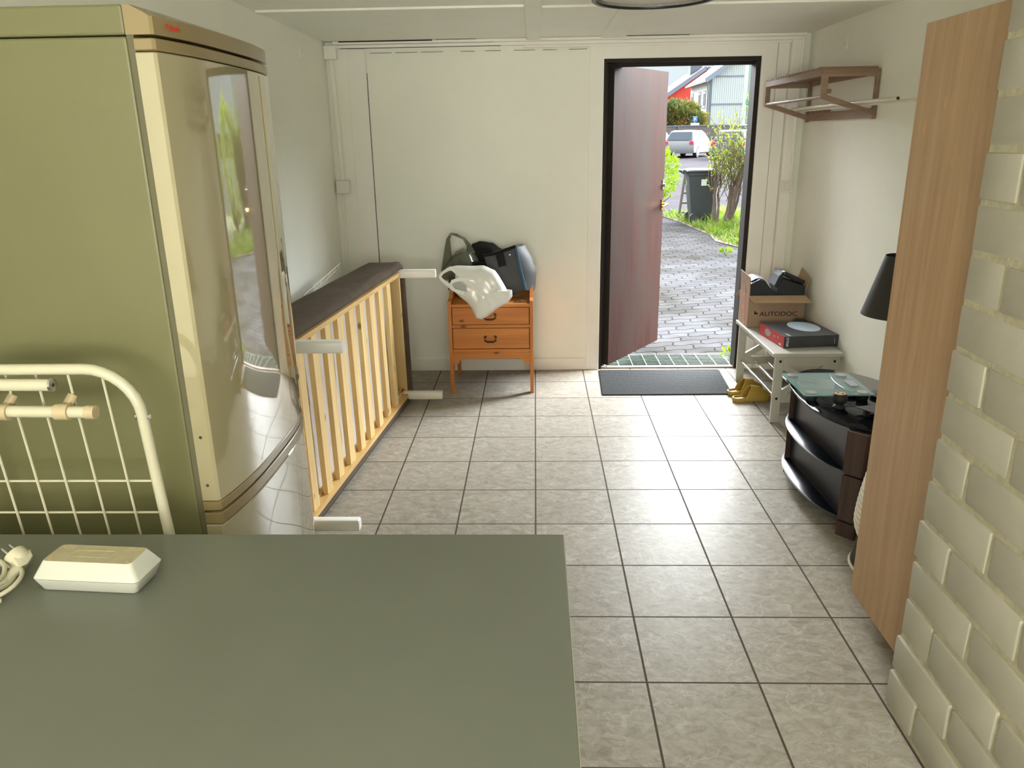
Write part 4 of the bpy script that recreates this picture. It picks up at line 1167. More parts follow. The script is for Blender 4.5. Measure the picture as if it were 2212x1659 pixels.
# ---- things in the cardboard box
q = thing('black_case', 'black box with sloping sides and a pale paper on top, left inside the cardboard box', 'box', (1.39, -.08, .42))
prof = [(1.322, .42), (1.322, .676), (1.345, .688), (1.372, .702), (1.405, .695), (1.440, .648), (1.470, .630), (1.478, .42)]
MB().prism(prof, lambda a, c_, d_: (a, d_, c_), -.178, .01).build('case_body', 'black_box', q)
prof = [(1.330, .690), (1.352, .703), (1.372, .7075), (1.408, .7005), (1.408, .6965), (1.372, .7030), (1.352, .6985), (1.330, .686)]
MB().prism(prof, lambda a, c_, d_: (a, d_, c_), -.150, .0).build('paper_sheet', 'paper', q)
MB().bar((1.412, -.1795, .694), (1.441, -.1795, .652), .002, .003).build('edge_line', 'white_ink', q)
q = thing('black_device_box', 'open black box with a glossy gadget tipped up, right inside the cardboard box', 'box', (1.575, -.08, .42))
prof = [(1.482, .42), (1.482, .645), (1.512, .705), (1.530, .700), (1.645, .660), (1.650, .64), (1.650, .42)]
MB().prism(prof, lambda a, c_, d_: (a, d_, c_), -.180, -.01).build('box_body', 'black_box', q)
prof = [(1.483, .646), (1.513, .706), (1.513, .748), (1.490, .722), (1.466, .662)]
MB().prism(prof, lambda a, c_, d_: (a, d_, c_), -.17, -.02).build('lid', 'black_box', q)
m = MB().bar((1.520, -.10, .735), (1.650, -.10, .675), .13, .03, up=(.2, 0, 1), bev=.006)
gd = m.build('gadget', 'black_gloss', q, smooth=True)
m = MB().tube([(1.61 + .028 * math.cos(a * PI / 8), -.115 + .03 * math.sin(a * PI / 8), .700 - .012 * math.cos(a * PI / 8)) for a in range(16)], .010, 8, closed=True)
m.build('cable_loop', 'rubber', q, smooth=True)
MB().bar((1.545, -.155, .7432), (1.562, -.155, .7362), .004, .001).build('print_mark', 'white_ink', gd)
MB().bar((1.588, -.166, .690), (1.602, -.120, .718), .003, .002).build('bright_edge', 'white_ink', gd)

# ---- flat lamp carton (dark top, red side)
g = thing('lamp_carton', 'flat dark grey and red carton with a pale ellipse lying on the bench', 'box', (1.525, -.50, bz + .001), rz=.115)
def gpnt(x, y, zz): return tuple(Vector((1.525, -.50, bz + .001)) + (rz(.115) @ Vector((x, y, zz))))
GX, GY, GH = .158, .170, .066
m = MB(); m.loft([[gpnt(*p, 0) for p in ((-GX, -GY), (GX, -GY), (GX, GY), (-GX, GY))], [gpnt(*p, GH) for p in ((-GX, -GY), (GX, -GY), (GX, GY), (-GX, GY))]])
gb_ = m.build('carton', 'game_dark', g)
m = MB(); m.loft([[gpnt(-GX - .0012, y, zz) for y, zz in ((-GY + .001, .0005), (GY, .0005), (GY, GH), (-GY + .001, GH))], [gpnt(-GX - .0001, y, zz) for y, zz in ((-GY + .001, .0005), (GY, .0005), (GY, GH), (-GY + .001, GH))]])
rs = m.build('red_side', 'game_red', gb_)
m = MB(); m.loft([[gpnt(GX + .0012, y, zz) for y, zz in ((-GY, .0005), (GY, .0005), (GY, GH), (-GY, GH))], [gpnt(GX + .0001, y, zz) for y, zz in ((-GY, .0005), (GY, .0005), (GY, GH), (-GY, GH))]])
m.build('red_side', 'game_red', gb_)
el = []
for k2 in range(48):
    a = 2 * PI * k2 / 48
    el.append((.050 + .085 * math.cos(a), min(.045 + .122 * math.sin(a), GY - .003)))
MB().loft([[gpnt(x, y, GH + .0001) for x, y in el], [gpnt(x, y, GH + .0008) for x, y in el]]).build('pale_ellipse', 'game_blue', gb_)
MB().loft([[gpnt(-GX - .0013, .055 + .040 * math.cos(a * PI / 12), .036 + .021 * math.sin(a * PI / 12)) for a in range(24)], [gpnt(-GX - .0018, .055 + .040 * math.cos(a * PI / 12), .036 + .021 * math.sin(a * PI / 12)) for a in range(24)]]).build('grey_ellipse', 'game_grey', gb_)
ex = rz(.115) @ Vector((1, 0, 0)); ey = rz(.115) @ Vector((0, 1, 0))
lettering('BRILO', .0195, 'white_ink', gb_, gpnt(-GX + .026, -GY - .0006, .008), (0, 0, 1), -ex, bold=.0002)
cm = lettering('C', .021, 'white_ink', gb_, gpnt(-GX + .030, -GY + .075, GH + .0006), -ey, ex, bold=.0002, sx=.9)
m = MB()
for k2, (wd_, ln) in enumerate(((.004, .015), (.006, .013), (.005, .015), (.004, .012), (.007, .015))):
    y_ = -GY + .058 - k2 * .0095
    m.loft([[gpnt(-GX + .030, y_, GH + .0004), gpnt(-GX + .030, y_ - wd_, GH + .0004), gpnt(-GX + .030 + ln, y_ - wd_, GH + .0004), gpnt(-GX + .030 + ln, y_, GH + .0004)], [gpnt(-GX + .030, y_, GH + .0009), gpnt(-GX + .030, y_ - wd_, GH + .0009), gpnt(-GX + .030 + ln, y_ - wd_, GH + .0009), gpnt(-GX + .030 + ln, y_, GH + .0009)]])
for zz, ln in ((.014, .012), (.029, .018)):
    m.loft([[gpnt(GX - .024, -GY - .0008, zz), gpnt(GX - .022, -GY - .0008, zz), gpnt(GX - .022, -GY - .0008, zz + ln), gpnt(GX - .024, -GY - .0008, zz + ln)], [gpnt(GX - .024, -GY - .0002, zz), gpnt(GX - .022, -GY - .0002, zz), gpnt(GX - .022, -GY - .0002, zz + ln), gpnt(GX - .024, -GY - .0002, zz + ln)]])
m.build('blurred_print', 'white_ink', gb_)
m = MB()
m.loft([[gpnt(-GX - .0014, y, zz) for y, zz in ((-.135, .006), (-.105, .006), (-.105, .017), (-.135, .017))], [gpnt(-GX - .0018, y, zz) for y, zz in ((-.135, .006), (-.105, .006), (-.105, .017), (-.135, .017))]])
for yy, zz, ln in ((-.05, .040, .020), (-.05, .034, .016), (-.10, .046, .022), (-.10, .038, .018), (0.0, .046, .016)):
    m.loft([[gpnt(-GX - .0014, y, z_) for y, z_ in ((yy, zz), (yy + ln, zz), (yy + ln, zz + .0022), (yy, zz + .0022))], [gpnt(-GX - .0018, y, z_) for y, z_ in ((yy, zz), (yy + ln, zz), (yy + ln, zz + .0022), (yy, zz + .0022))]])
m.build('small_print', 'white_ink', gb_)
m = MB(); m.loft([[gpnt(.03, GY - .004, GH), gpnt(.06, GY - .002, GH + .020), gpnt(.10, GY - .003, GH + .016), gpnt(.135, GY - .004, GH)], [gpnt(.03, GY + .004, GH), gpnt(.06, GY + .006, GH + .020), gpnt(.10, GY + .005, GH + .016), gpnt(.135, GY + .004, GH)]])
m.build('bent_flap', 'black_box', gb_)

# ================================================================== SANDALS
def sandal(loc, ang, lab):
    s = thing('sandal', lab, 'sandal', loc, 'yellow sandals', rz=ang)
    mt2 = Matrix.LocRotScale(Vector(loc), Matrix.Rotation(ang, 3, 'Z').to_quaternion(), None)
    def P(x, y, zz): return tuple(mt2 @ Vector((x, y, zz)))
    # outline, heel at x=-.125, toe at x=.125
    up_ = [(-.125, 0), (-.120, .018), (-.105, .030), (-.06, .033), (0, .034), (.05, .042), (.085, .044), (.112, .032), (.125, .010)]
    out = up_ + [(x, -y * .95) for x, y in up_[::-1][0:-1]]
    def lp(sc_, zz, lift=0): return [P(x * sc_, y * sc_, zz + lift * max(0, (abs(x) - .09)) ) for x, y in out]
    m_ = MB().loft([lp(.95, 0), lp(1.0, .006), lp(1.02, .022), lp(1.0, .028), lp(.94, .028), lp(.90, .019)])
    m_.build('sole', 'yellow', s, smooth=True)
    def strap(x0, x1, h0, h1, w0, w1, slant, name):
        L_ = []
        for t in range(15):
            a = PI * t / 14
            row = []
            for (xx, hh, ww) in ((x0, h0, w0), (x1, h1, w1)):
                row.append(P(xx + slant * math.sin(a) , ww * math.cos(a), .012 + hh * math.sin(a) ** .8))
            inn = []
            for (xx, hh, ww) in ((x1, h1, w1), (x0, h0, w0)):
                inn.append(P(xx + slant * math.sin(a), (ww - .006) * math.cos(a), .012 + (hh - .006) * math.sin(a) ** .8))
            L_.append(row + inn)
        return MB().loft(L_).build(name, 'yellow', s, smooth=True)
    st1 = strap(-.058, .006, .086, .074, .036, .043, .046, 'strap')
    st2 = strap(.010, .086, .072, .040, .045, .043, .024, 'strap')
    for st_, x_, h_ in ((st1, .030, .078), (st2, .075, .052)):
        m_ = MB()
        m_.tube([P(x_ - .012, -.030, h_ * .66), P(x_ + .012, -.030, h_ * .64), P(x_ + .012, -.020, h_ * .92), P(x_ - .012, -.020, h_ * .94)], .003, 8, closed=True)
        m_.build('buckle', 'yellow', st_, smooth=True)
    return s
sandal((1.318, -.395, .0005), math.radians(14), 'yellow strap sandal nearer the camera, by the near bench leg')
sandal((1.315, -.255, .0005), math.radians(20), 'yellow strap sandal farther back, nearer the door mat')

# ================================================================== TV STAND
t = thing('tv_stand', 'low black glass media stand with three curved shelves and dark wood posts', 'tv stand', (1.40, -1.75, 0))
topo = [(1.575, -1.43), (1.50, -1.33), (1.42, -1.275), (1.36, -1.262), (1.28, -1.30), (1.215, -1.375), (1.172, -1.47), (1.150, -1.58), (1.143, -1.70), (1.148, -1.80), (1.162, -1.90), (1.190, -1.985), (1.235, -2.055), (1.290, -2.105), (1.36, -2.15), (1.46, -2.17), (1.56, -2.15), (1.63, -2.06), (1.655, -1.85), (1.65, -1.62)]
def smoothp(P, it=2):
    for _ in range(it):
        Q = []
        for i in range(len(P)):
            a, c_ = P[i], P[(i + 1) % len(P)]
            Q += [(a[0] * .75 + c_[0] * .25, a[1] * .75 + c_[1] * .25), (a[0] * .25 + c_[0] * .75, a[1] * .25 + c_[1] * .75)]
        P = Q
    return P
topo = smoothp(topo)
def shelf(z0, z1, name, sc_=1.0, ins=.0):
    cx, cy = 1.40, -1.73
    L = []
    for zz, e in ((z0, .003), (z0 + .002, 0), (z1 - .002, 0), (z1, .003)):
        L.append([(cx + (x - cx) * sc_ * (1 - e * 4), cy + (y - cy) * sc_ * (1 - e * 2), zz) for x, y in topo])
    return MB().loft(L).build(name, 'black_glass' if z1 > .4 else 'shelf_glass', t, smooth=True), L
for z0, z1, nm in ((.448, .460, 'top_shelf'), (.262, .270, 'middle_shelf'), (.062, .070, 'bottom_shelf')):
    s_, L = shelf(z0, z1, nm)
    if nm != 'top_shelf':
        rim = [(x - .0012 if x < 1.3 else x, y, (z0 + z1) / 2) for x, y, _ in L[1] if x < 1.30]
        rim.sort(key=lambda p: -p[1])
        MB().tube(rim, .0022, 6).build('shelf_edge', 'glass_edge', s_, smooth=True)
for z0, z1 in ((0.0, .0615), (.0705, .2615), (.2705, .4475)):
    m = MB(); m.loft([[(1.212, -2.066, z0), (1.262, -2.122, z0), (1.365, -2.115, z0), (1.315, -2.02, z0)], [(1.212, -2.066, z1), (1.262, -2.122, z1), (1.365, -2.115, z1), (1.315, -2.02, z1)]])
    m.build('post', 'wenge', t)
    m = MB(); m.loft([[(1.190, -1.452, z0), (1.225, -1.385, z0), (1.32, -1.34, z0), (1.29, -1.42, z0)], [(1.190, -1.452, z1), (1.225, -1.385, z1), (1.32, -1.34, z1), (1.29, -1.42, z1)]])
    m.build('post', 'wenge', t)
for z0, z1 in ((.0705, .2615), (.2705, .4475)):
    MB().loft([[(1.214, -1.45, z0), (1.222, -1.45, z0), (1.236, -2.068, z0), (1.228, -2.068, z0)], [(1.214, -1.45, z1), (1.222, -1.45, z1), (1.236, -2.068, z1), (1.228, -2.068, z1)]]).build('glass_front', 'back_panel', t)
MB().box((1.50, -1.95, 0), (1.60, -1.55, .0615)).build('foot', 'wenge', t)

# scale
g = thing('bathroom_scale', 'square clear glass bathroom scale on the black media stand', 'scale', (1.287, -1.606, .4605))
sx0, sx1, sy0, sy1, sz = 1.140, 1.438, -1.768, -1.448, .4885
m = MB(); m.loft([[(x, y, sz) for x, y in rrect(sx0, sx1, sy0, sy1, .012, 4)], [(x, y, sz + .006) for x, y in rrect(sx0, sx1, sy0, sy1, .012, 4)]])
gp_ = m.build('glass_plate', 'clear_glass', g)
m = MB()
for a_, c_ in (((sx0 + .01, sy0), (sx1 - .01, sy0)), ((sx0, sy0 + .01), (sx0, sy1 - .01))):
    m.bar((a_[0], a_[1], sz + .003), (c_[0], c_[1], sz + .003), .0012, .0058)
m.build('green_edge', 'teal_edge', gp_)
for x in (sx0 + .040, sx1 - .040):
    for y in (sy0 + .035, sy1 - .035):
        MB().lathe([(.024, 0), (.024, .0012), (.018, .0018)], (x, y, sz + .006), 24).build('metal_disc', 'steel', g, smooth=True)
        MB().lathe([(.020, .0), (.024, .006), (.025, .020), (.026, sz - .4606)], (x, y, .4605), 24).build('foot', 'rubber', g, smooth=True)
MB().box((sx1 - .085, sy0 + .07, sz - .012), (sx1 - .004, sy1 - .07, sz - .0005), .004).build('electronics_box', 'rubber', g)
MB().box((sx1 - .060, -1.65, sz + .0062), (sx1 - .022, -1.565, sz + .0068)).build('display', 'game_grey', g)
arc = []
for k2 in range(13):
    u = k2 / 12
    arc.append((sx1 - .085 - .022 * math.sin(PI * u), sy0 + .02 + (sy1 - sy0 - .04) * u, sz + .0064))
MB().tube(arc, .0012, 6).build('trim_arc', 'teal_edge', g)

q = thing('salt_shaker', 'bulbous black shaker with a tan two-slot top on the media stand', 'shaker', (1.262, -1.835, .4605))
MB().lathe([(.0, 0), (.0235, 0), (.0255, .004), (.0225, .010), (.0165, .0145), (.0160, .0175), (.022, .022), (.029, .031), (.0315, .042), (.029, .054), (.0225, .0615), (.0, .0620)], (1.262, -1.835, .4605), 32).build('shaker_body', 'rubber', q, smooth=True)
tp_ = MB().lathe([(.0225, .0), (.0222, .0022), (.0, .0026)], (1.262, -1.835, .4605 + .0612), 32).build('shaker_top', 'tan', q, smooth=True)
for a in (-.9, 2.2):
    m = MB()
    c0 = Vector((1.262 + .011 * math.cos(a), -1.835 + .011 * math.sin(a), .4605 + .0642))
    dirv = Vector((-math.sin(a + .6), math.cos(a + .6), 0))
    m.loft([[tuple(c0 + dirv * (.0085 * math.cos(k2 * PI / 8)) + Vector((dirv.y, -dirv.x, 0)) * .004 * math.sin(k2 * PI / 8) - Vector((0, 0, .001))) for k2 in range(16)], [tuple(c0 + dirv * (.0085 * math.cos(k2 * PI / 8)) + Vector((dirv.y, -dirv.x, 0)) * .004 * math.sin(k2 * PI / 8)) for k2 in range(16)]])
    m.build('slot', 'black_ink', tp_)
q = thing('glass_riser', 'small black glass plate raised on a short stem beside the shaker', 'riser', (1.40, -1.98, .4605))
m = MB(); m.loft([[(x, y, .484) for x, y in ((1.300, -1.900), (1.385, -2.040), (1.52, -1.98), (1.46, -1.86))], [(x, y, .488) for x, y in ((1.300, -1.900), (1.385, -2.040), (1.52, -1.98), (1.46, -1.86))]])
m.build('plate', 'black_glass', q)
MB().tube([(1.300, -1.9005, .487), (1.385, -2.0405, .487)], .0013, 6).build('bright_edge', 'glass_edge', q)
MB().box((1.325, -1.945, .4605), (1.345, -1.925, .484)).build('stem', 'rubber', q)
MB().box((1.44, -1.94, .4605), (1.46, -1.92, .484)).build('stem', 'rubber', q)

# table lamp on the stand, behind the wardrobe edge
q = thing('table_lamp', 'table lamp with a conical black shade half hidden by the wardrobe', 'lamp', (1.515, -1.70, .4605))
MB().lathe([(.0755, .245), (.0755, .246), (.1445, .0), (.1430, .0), (.074, .245), (.0755, .246)], (1.515, -1.70, .822), 48, caps=False).build('lamp_shade', 'shade', q, smooth=True)
MB().lathe([(.07, 0), (.07, .012), (.02, .022), (.010, .05), (.010, .42), (.0, .42)], (1.515, -1.70, .4605), 32).build('base', 'iron', q, smooth=True)
m = MB()
for k2 in range(3): m.tube([(1.515, -1.70, .87), (1.515 + .132 * math.cos(k2 * 2.094), -1.70 + .132 * math.sin(k2 * 2.094), .86)], .0015, 6)
m.build('shade_spider', 'iron', q)
MB().lathe([(.0, -.02), (.014, -.018), (.016, .0), (.028, .035), (.026, .055), (.0, .07)], (1.515, -1.70, .88), 20).build('bulb', 'diffuser', q, smooth=True)

# ribbed pot between stand and wardrobe
q = thing('ribbed_pot', 'white ribbed pot on a dark base peeking out beside the wardrobe', 'pot', (1.352, -2.335, 0))
pr_ = []
for k2 in range(49):
    u = k2 / 48
    r_ = .176 * (1 - .33 * max(0, (u - .25)) ** 1.6) if u > .25 else .150 + .026 * math.sin(PI / 2 * u / .25)
    pr_.append((r_ + .0026 * math.sin(u * 2 * PI * 16), .105 + .325 * u))
MB().lathe([(.0, .105)] + pr_ + [(.10, .434), (.0, .434)], (1.352, -2.335, 0), 48).build('pot_body', 'rib_white', q, smooth=True)
MB().lathe([(.172, .012), (.172, .02), (.165, .03), (.160, .1045), (.0, .1045)], (1.352, -2.335, 0), 40).build('base', 'rubber', q, smooth=True)
MB().lathe([(.0, 0), (.176, 0), (.180, .006), (.174, .0118), (.0, .0118)], (1.352, -2.335, 0), 40).build('saucer', 'rib_white', q, smooth=True)

# ================================================================== WARDROBE
q = thing('wardrobe', 'tall narrow beech veneer wardrobe beside the painted brick wall', 'wardrobe', (1.37, -2.785, 0))
wy0, wy1 = -3.022, -2.557
MB().box((1.097, wy0, .058), (1.66, wy1, 1.828), .001).build('body', 'beech', q)
dr = MB().box((1.080, wy0, .055), (1.0965, wy1 - .001, 1.831), .001).build('door_panel', 'beech', q)
MB().box((1.120, wy0 + .01, 0), (1.65, wy1 - .012, .058)).build('plinth', 'beech', q)
random.seed(4)
for y, zz, hh, ww in ((-2.625, 1.560, .036, .006), (-2.590, 1.242, .034, .007), (-2.612, .915, .008, .004), (-2.617, .912, .008, .002), (-2.72, 1.62, .028, .004), (-2.80, 1.475, .018, .004), (-2.64, 1.16, .022, .003), (-2.66, 1.48, .006, .003)):
    pts = [(y + ww * math.cos(a * PI / 5) * random.uniform(.6, 1.0), zz + hh / 1.6 * math.sin(a * PI / 5) * random.uniform(.8, 1.0)) for a in range(10)]
    MB().loft([[(1.0797, a, c_) for a, c_ in pts], [(1.0801, a, c_) for a, c_ in pts]]).build('scuff', 'scuff', dr)
# ================================================================== OUTDOORS
GZ = -.03
o = MB().box((-6, .335, GZ - .2), (9, 12.4, GZ)).build('pavement', 'paver'); struct(o, 'grey interlocking block paving outside the door', 'pavement')
m = MB(); m.loft([[(-40, 12.3, GZ - .3), (60, 12.3, GZ - .3), (60, 52, .1), (-40, 52, .1)], [(-40, 12.3, GZ - .004), (60, 12.3, GZ - .004), (60, 52, .42), (-40, 52, .42)]])
struct(m.build('road', 'asphalt'), 'pale wet asphalt road and parking area', 'road')
m = MB(); m.loft([[(-60, 51.9, .1), (90, 51.9, .1), (90, 160, 1.2), (-60, 160, 1.2)], [(-60, 51.9, .42), (90, 51.9, .42), (90, 160, 2.6), (-60, 160, 2.6)]])
struct(m.build('ground', 'soil'), 'ground below the far houses', 'ground')

# drain grate
g = thing('drain_grate', 'galvanised grid in the ground just outside the doorway', 'grate', (.95, .6, GZ))
gx0, gx1, gy0, gy1 = .500, 1.392, .365, .748
MB().box((gx0, gy0, GZ - .001), (gx1, gy1, GZ + .0012)).build('pit', 'pit', g)
m = MB()
for k in range(11):
    y = gy0 + (gy1 - gy0) * k / 10
    m.bar((gx0, y, GZ + .010), (gx1, y, GZ + .010), .0035, .003)
for k in range(10):
    x = gx0 + (gx1 - gx0) * k / 9
    m.bar((x, gy0, GZ + .011), (x, gy1, GZ + .011), .005, .004)
m.build('grid', 'zinc', g)

# leaves -------------------------------------------------------------
def leaf(m_, p, d, L_, W_, fold=.25):
    d = d.normalized(); s_ = d.cross(Vector((random.uniform(-1, 1), random.uniform(-1, 1), random.uniform(-.2, 1)))).normalized(); u_ = s_.cross(d)
    a = m_.bm.verts.new(p); b_ = m_.bm.verts.new(p + d * L_ * .5 + s_ * W_ * .5 + u_ * fold * W_); c_ = m_.bm.verts.new(p + d * L_); e_ = m_.bm.verts.new(p + d * L_ * .5 - s_ * W_ * .5 + u_ * fold * W_)
    m_.bm.faces.new((a, b_, c_)); m_.bm.faces.new((a, c_, e_))
def rdir(upw=.4):
    while True:
        v = Vector((random.uniform(-1, 1), random.uniform(-1, 1), random.uniform(-1, 1)))
        if .05 < v.length < 1: break
    v.normalize(); v.z += upw
    return v.normalized()

def stemmy_shrub(name, label, cx, cy, seed, h, rad, nst, nleaf, twigs, group=None, lmat='leaf_light', trunk_r=.035):
    random.seed(seed)
    s = thing(name, label, 'shrub', (cx, cy, GZ), group)
    tw = MB(); lf_ = MB(); tips = []
    for k in range(nst):
        a = random.uniform(0, 2 * PI); r0 = rad * .45 * math.sqrt(random.random()); b0 = Vector((cx + r0 * math.cos(a), cy + r0 * math.sin(a), GZ))
        lean = Vector((random.uniform(-.28, .28), random.uniform(-.28, .28), 1)); hh = h * random.uniform(.42, .56)
        pth = [b0]
        for i in range(1, 6):
            pth.append(b0 + lean * hh * i / 5 + Vector((random.uniform(-.03, .03), random.uniform(-.03, .03), 0)))
        tr_ = trunk_r * random.uniform(.6, 1.25)
        st_ = MB().tube([tuple(p) for p in pth], [tr_ * (1 - .12 * i) for i in range(6)], 8)
        st_.build('stem', 'bark', s, smooth=True)
        tips += [pth[3], pth[4], pth[5]]
    for k in range(twigs):
        b0 = random.choice(tips) + Vector((random.uniform(-.1, .1), random.uniform(-.1, .1), random.uniform(-.15, .1)))
        top = Vector((cx + rad * 1.1 * random.uniform(-1, 1), cy + rad * random.uniform(-1, 1), GZ + h * random.uniform(.42, 1.0)))
        if top.z < b0.z + .15: top.z = b0.z + random.uniform(.15, .5)
        d_ = top - b0; pth = [b0]
        for i in range(1, 5):
            pth.append(b0 + d_ * i / 4 + Vector((random.uniform(-.05, .05), random.uniform(-.05, .05), random.uniform(-.02, .04))) * (1 if i < 4 else 0))
        tw.tube([tuple(p) for p in pth], [.0062, .005, .004, .003, .0016], 5)
        for _ in range(max(2, int(nleaf / twigs))):
            t_ = random.uniform(.25, 1.0); i = min(int(t_ * 4), 3); p = pth[i].lerp(pth[i + 1], t_ * 4 - i)
            leaf(lf_, p, (d_.normalized() * .8 + rdir(.3)), random.uniform(.035, .075), random.uniform(.018, .032))
    tw.build('twigs', 'twig', s, smooth=True)
    lf_.build('foliage', lmat, s)
    return s
def blob_shrub(name, label, cx, cy, z0, rx, ry_, rz_, n, seed, lmat, L_=(.05, .09), W_=(.02, .04), cat='shrub', group=None, wisps=0):
    random.seed(seed)
    s = thing(name, label, cat, (cx, cy, z0), group)
    m_ = MB(); tw = MB()
    for k in range(9):
        d_ = rdir(.6); tw.tube([(cx, cy, z0), (cx + d_.x * rx * .4, cy + d_.y * ry_ * .4, z0 + abs(d_.z) * rz_ * .7), (cx + d_.x * rx * .85, cy + d_.y * ry_ * .85, z0 + rz_ * .5 + d_.z * rz_ * .6)], [.03 * rz_, .02 * rz_, .006 * rz_], 6)
    tw.build('stems', 'bark', s, smooth=True)
    for k in range(n):
        d_ = rdir(0.0); rr_ = random.uniform(.62, 1.0) ** .5
        lump = 1 + .22 * mnoise.noise(d_ * 2.4 + Vector((seed, 0, 0))) + .14 * mnoise.noise(d_ * 6.0)
        p = Vector((cx + d_.x * rx * rr_ * lump, cy + d_.y * ry_ * rr_ * lump, z0 + rz_ + d_.z * rz_ * rr_ * lump))
        if p.z < z0 + .02: p.z = z0 + .02 + random.random() * .1
        leaf(m_, p, d_ + rdir(.5) * .9, random.uniform(*L_), random.uniform(*W_))
    for k in range(wisps):
        d_ = rdir(.2); p = Vector((cx + d_.x * rx, cy + d_.y * ry_, z0 + rz_ + d_.z * rz_))
        e_ = p + Vector((d_.x * .5, d_.y * .2, random.uniform(-.1, .3))) * rx * .5
        for i in range(10): leaf(m_, p.lerp(e_, i / 10), (e_ - p) + rdir(.2) * .3, random.uniform(*L_), random.uniform(*W_))
    m_.build('foliage', lmat, s)
    return s

G1 = 'leafing shrubs along the drive'
stemmy_shrub('shrub', 'tall twiggy shrub with pale new leaves in the doorway, right beside the wheelie bin', 3.38, 9.30, 21, 2.05, .36, 6, 1300, 120, None, trunk_r=.042)
stemmy_shrub('shrub', 'tallest twiggy shrub with pale new leaves, against the right door jamb', 4.05, 9.10, 22, 2.50, .42, 7, 1900, 170, None, trunk_r=.06)
for i, (x, y, hh) in enumerate(((4.9, 9.4, 2.3), (6.05, 8.4, 2.4), (7.2, 7.3, 2.3), (8.1, 6.0, 2.4), (8.6, 4.5, 2.4))):
    blob_shrub('hedge_shrub', ('bushy green hedge shrub behind the right door jamb, first past the twiggy shrubs', 'second green hedge shrub to the right, seen only as a reflection in the refrigerator door', 'third green hedge shrub to the right, hidden past the right jamb', 'fourth green hedge shrub to the right, hidden past the right jamb', 'last green hedge shrub to the right, nearest the house')[i], x, y, GZ, .62, .6, hh / 2, 7000, 60 + i, 'leaf_light', group='hedge right of the drive')
blob_shrub('lime_shrub', 'bright lime green bush half hidden by the open door', 2.42, 12.6, GZ, .66, .8, .76, 5200, 41, 'leaf_lime', wisps=16)

# weeds and grass
random.seed(9)
bed = [(2.55, 11.4), (2.74, 10.0), (2.80, 9.0), (2.86, 8.0), (2.78, 7.2), (3.0, 6.35), (3.5, 5.9), (4.6, 5.2), (6.6, 4.6), (9, 4.4), (9, 11.6), (4.0, 11.8)]
o = MB().loft([[(x, y, GZ - .05) for x, y in bed], [(x, y, GZ + .012) for x, y in bed]]).build('flower_bed', 'soil'); struct(o, 'strip of soil under the shrubs right of the drive', 'ground')
def inside(x, y, P):
    c_ = False; n_ = len(P)
    for i in range(n_):
        x0, y0 = P[i]; x1, y1 = P[i - 1]
        if (y0 > y) != (y1 > y) and x < (x1 - x0) * (y - y0) / (y1 - y0) + x0: c_ = not c_
    return c_
m = MB(); cnt = 0
while cnt < 9000:
    x = random.uniform(2.4, 7.5); y = random.uniform(4.6, 11.6)
    if cnt < 6500: x = random.uniform(2.5, 4.3)
    if not inside(x + random.uniform(-.09, .02), y, bed): continue
    hh = random.uniform(.05, .20) * (1 if x < 3.2 else 1.5)
    if mnoise.noise(Vector((x * 1.8, y * 1.8, 0))) < -.15: hh *= .45
    d_ = Vector((random.uniform(-.6, .6), random.uniform(-.6, .6), 1)).normalized()
    s_ = Vector((random.uniform(-1, 1), random.uniform(-1, 1), 0)).normalized() * random.uniform(.004, .011)
    p = Vector((x, y, GZ + .008)); q_ = p + d_ * hh * .6; e_ = p + d_ * hh + Vector((d_.x, d_.y, -.3)) * hh * .35
    vs = [m.bm.verts.new(v) for v in (p - s_, p + s_, q_ + s_ * .8, q_ - s_ * .8, e_)]
    m.bm.faces.new((vs[0], vs[1], vs[2], vs[3])); m.bm.faces.new((vs[3], vs[2], vs[4])); cnt += 1
o = m.build('grass', 'grass'); o['kind'] = 'stuff'; o['label'] = 'ragged yellow-green grass under the shrubs'; o['category'] = 'grass'
def weed(x, y, n_, hh, lab, z0=GZ):
    w_ = thing('weed', lab, 'weed', (x, y, z0)); m_ = MB(); st_ = MB()
    for k in range(n_):
        d_ = Vector((random.uniform(-.8, .8), random.uniform(-.8, .8), random.uniform(.4, 1.2))).normalized()
        st_.tube([(x, y, z0), tuple(Vector((x, y, z0)) + d_ * hh * .6)], .0012, 5)
        leaf(m_, Vector((x, y, z0)) + d_ * hh * .5, d_ + Vector((0, 0, -.1)), hh * .6, hh * .24)
    st_.build('stalks', 'leaf_lime', w_); m_.build('leaves', 'leaf_lime', w_)
weed(1.425, .60, 7, .11, 'small green weed growing at the right end of the drain grate')
weed(2.60, 5.75, 22, .13, 'low tuft of weeds growing alone in the block paving')

# wheelie bin
q = thing('wheelie_bin', 'dark grey wheelie bin standing by the shrubs', 'bin', (3.05, 9.95, GZ))
bx_, by_ = 3.05, 9.95
def bsec(hw, hd, zz, sh=0): return [(bx_ + sh + a, by_ + c_, GZ + zz) for a, c_ in rrect(-hw, hw, -hd, hd, .04, 4)]
MB().loft([bsec(.185, .20, .02, .04), bsec(.20, .215, .25, .03), bsec(.245, .25, .86, 0), bsec(.265, .265, .87, 0), bsec(.265, .265, .915, 0), bsec(.25, .25, .92, 0)]).build('bin_body', 'bin', q, smooth=True)
ld = MB(); ld.loft([bsec(.275, .28, .922, 0), bsec(.28, .285, .94, 0), bsec(.27, .275, .965, 0), bsec(.20, .20, .985, 0)])
ld.build('lid', 'bin', q, smooth=True)
m = MB().bar((bx_ - .26, by_ - .2, GZ + .90), (bx_ - .35, by_ - .2, GZ + .955), .03, .05).bar((bx_ - .26, by_ + .2, GZ + .90), (bx_ - .35, by_ + .2, GZ + .955), .03, .05).tube([(bx_ - .345, by_ - .22, GZ + .955), (bx_ - .345, by_ + .22, GZ + .955)], .017, 10)
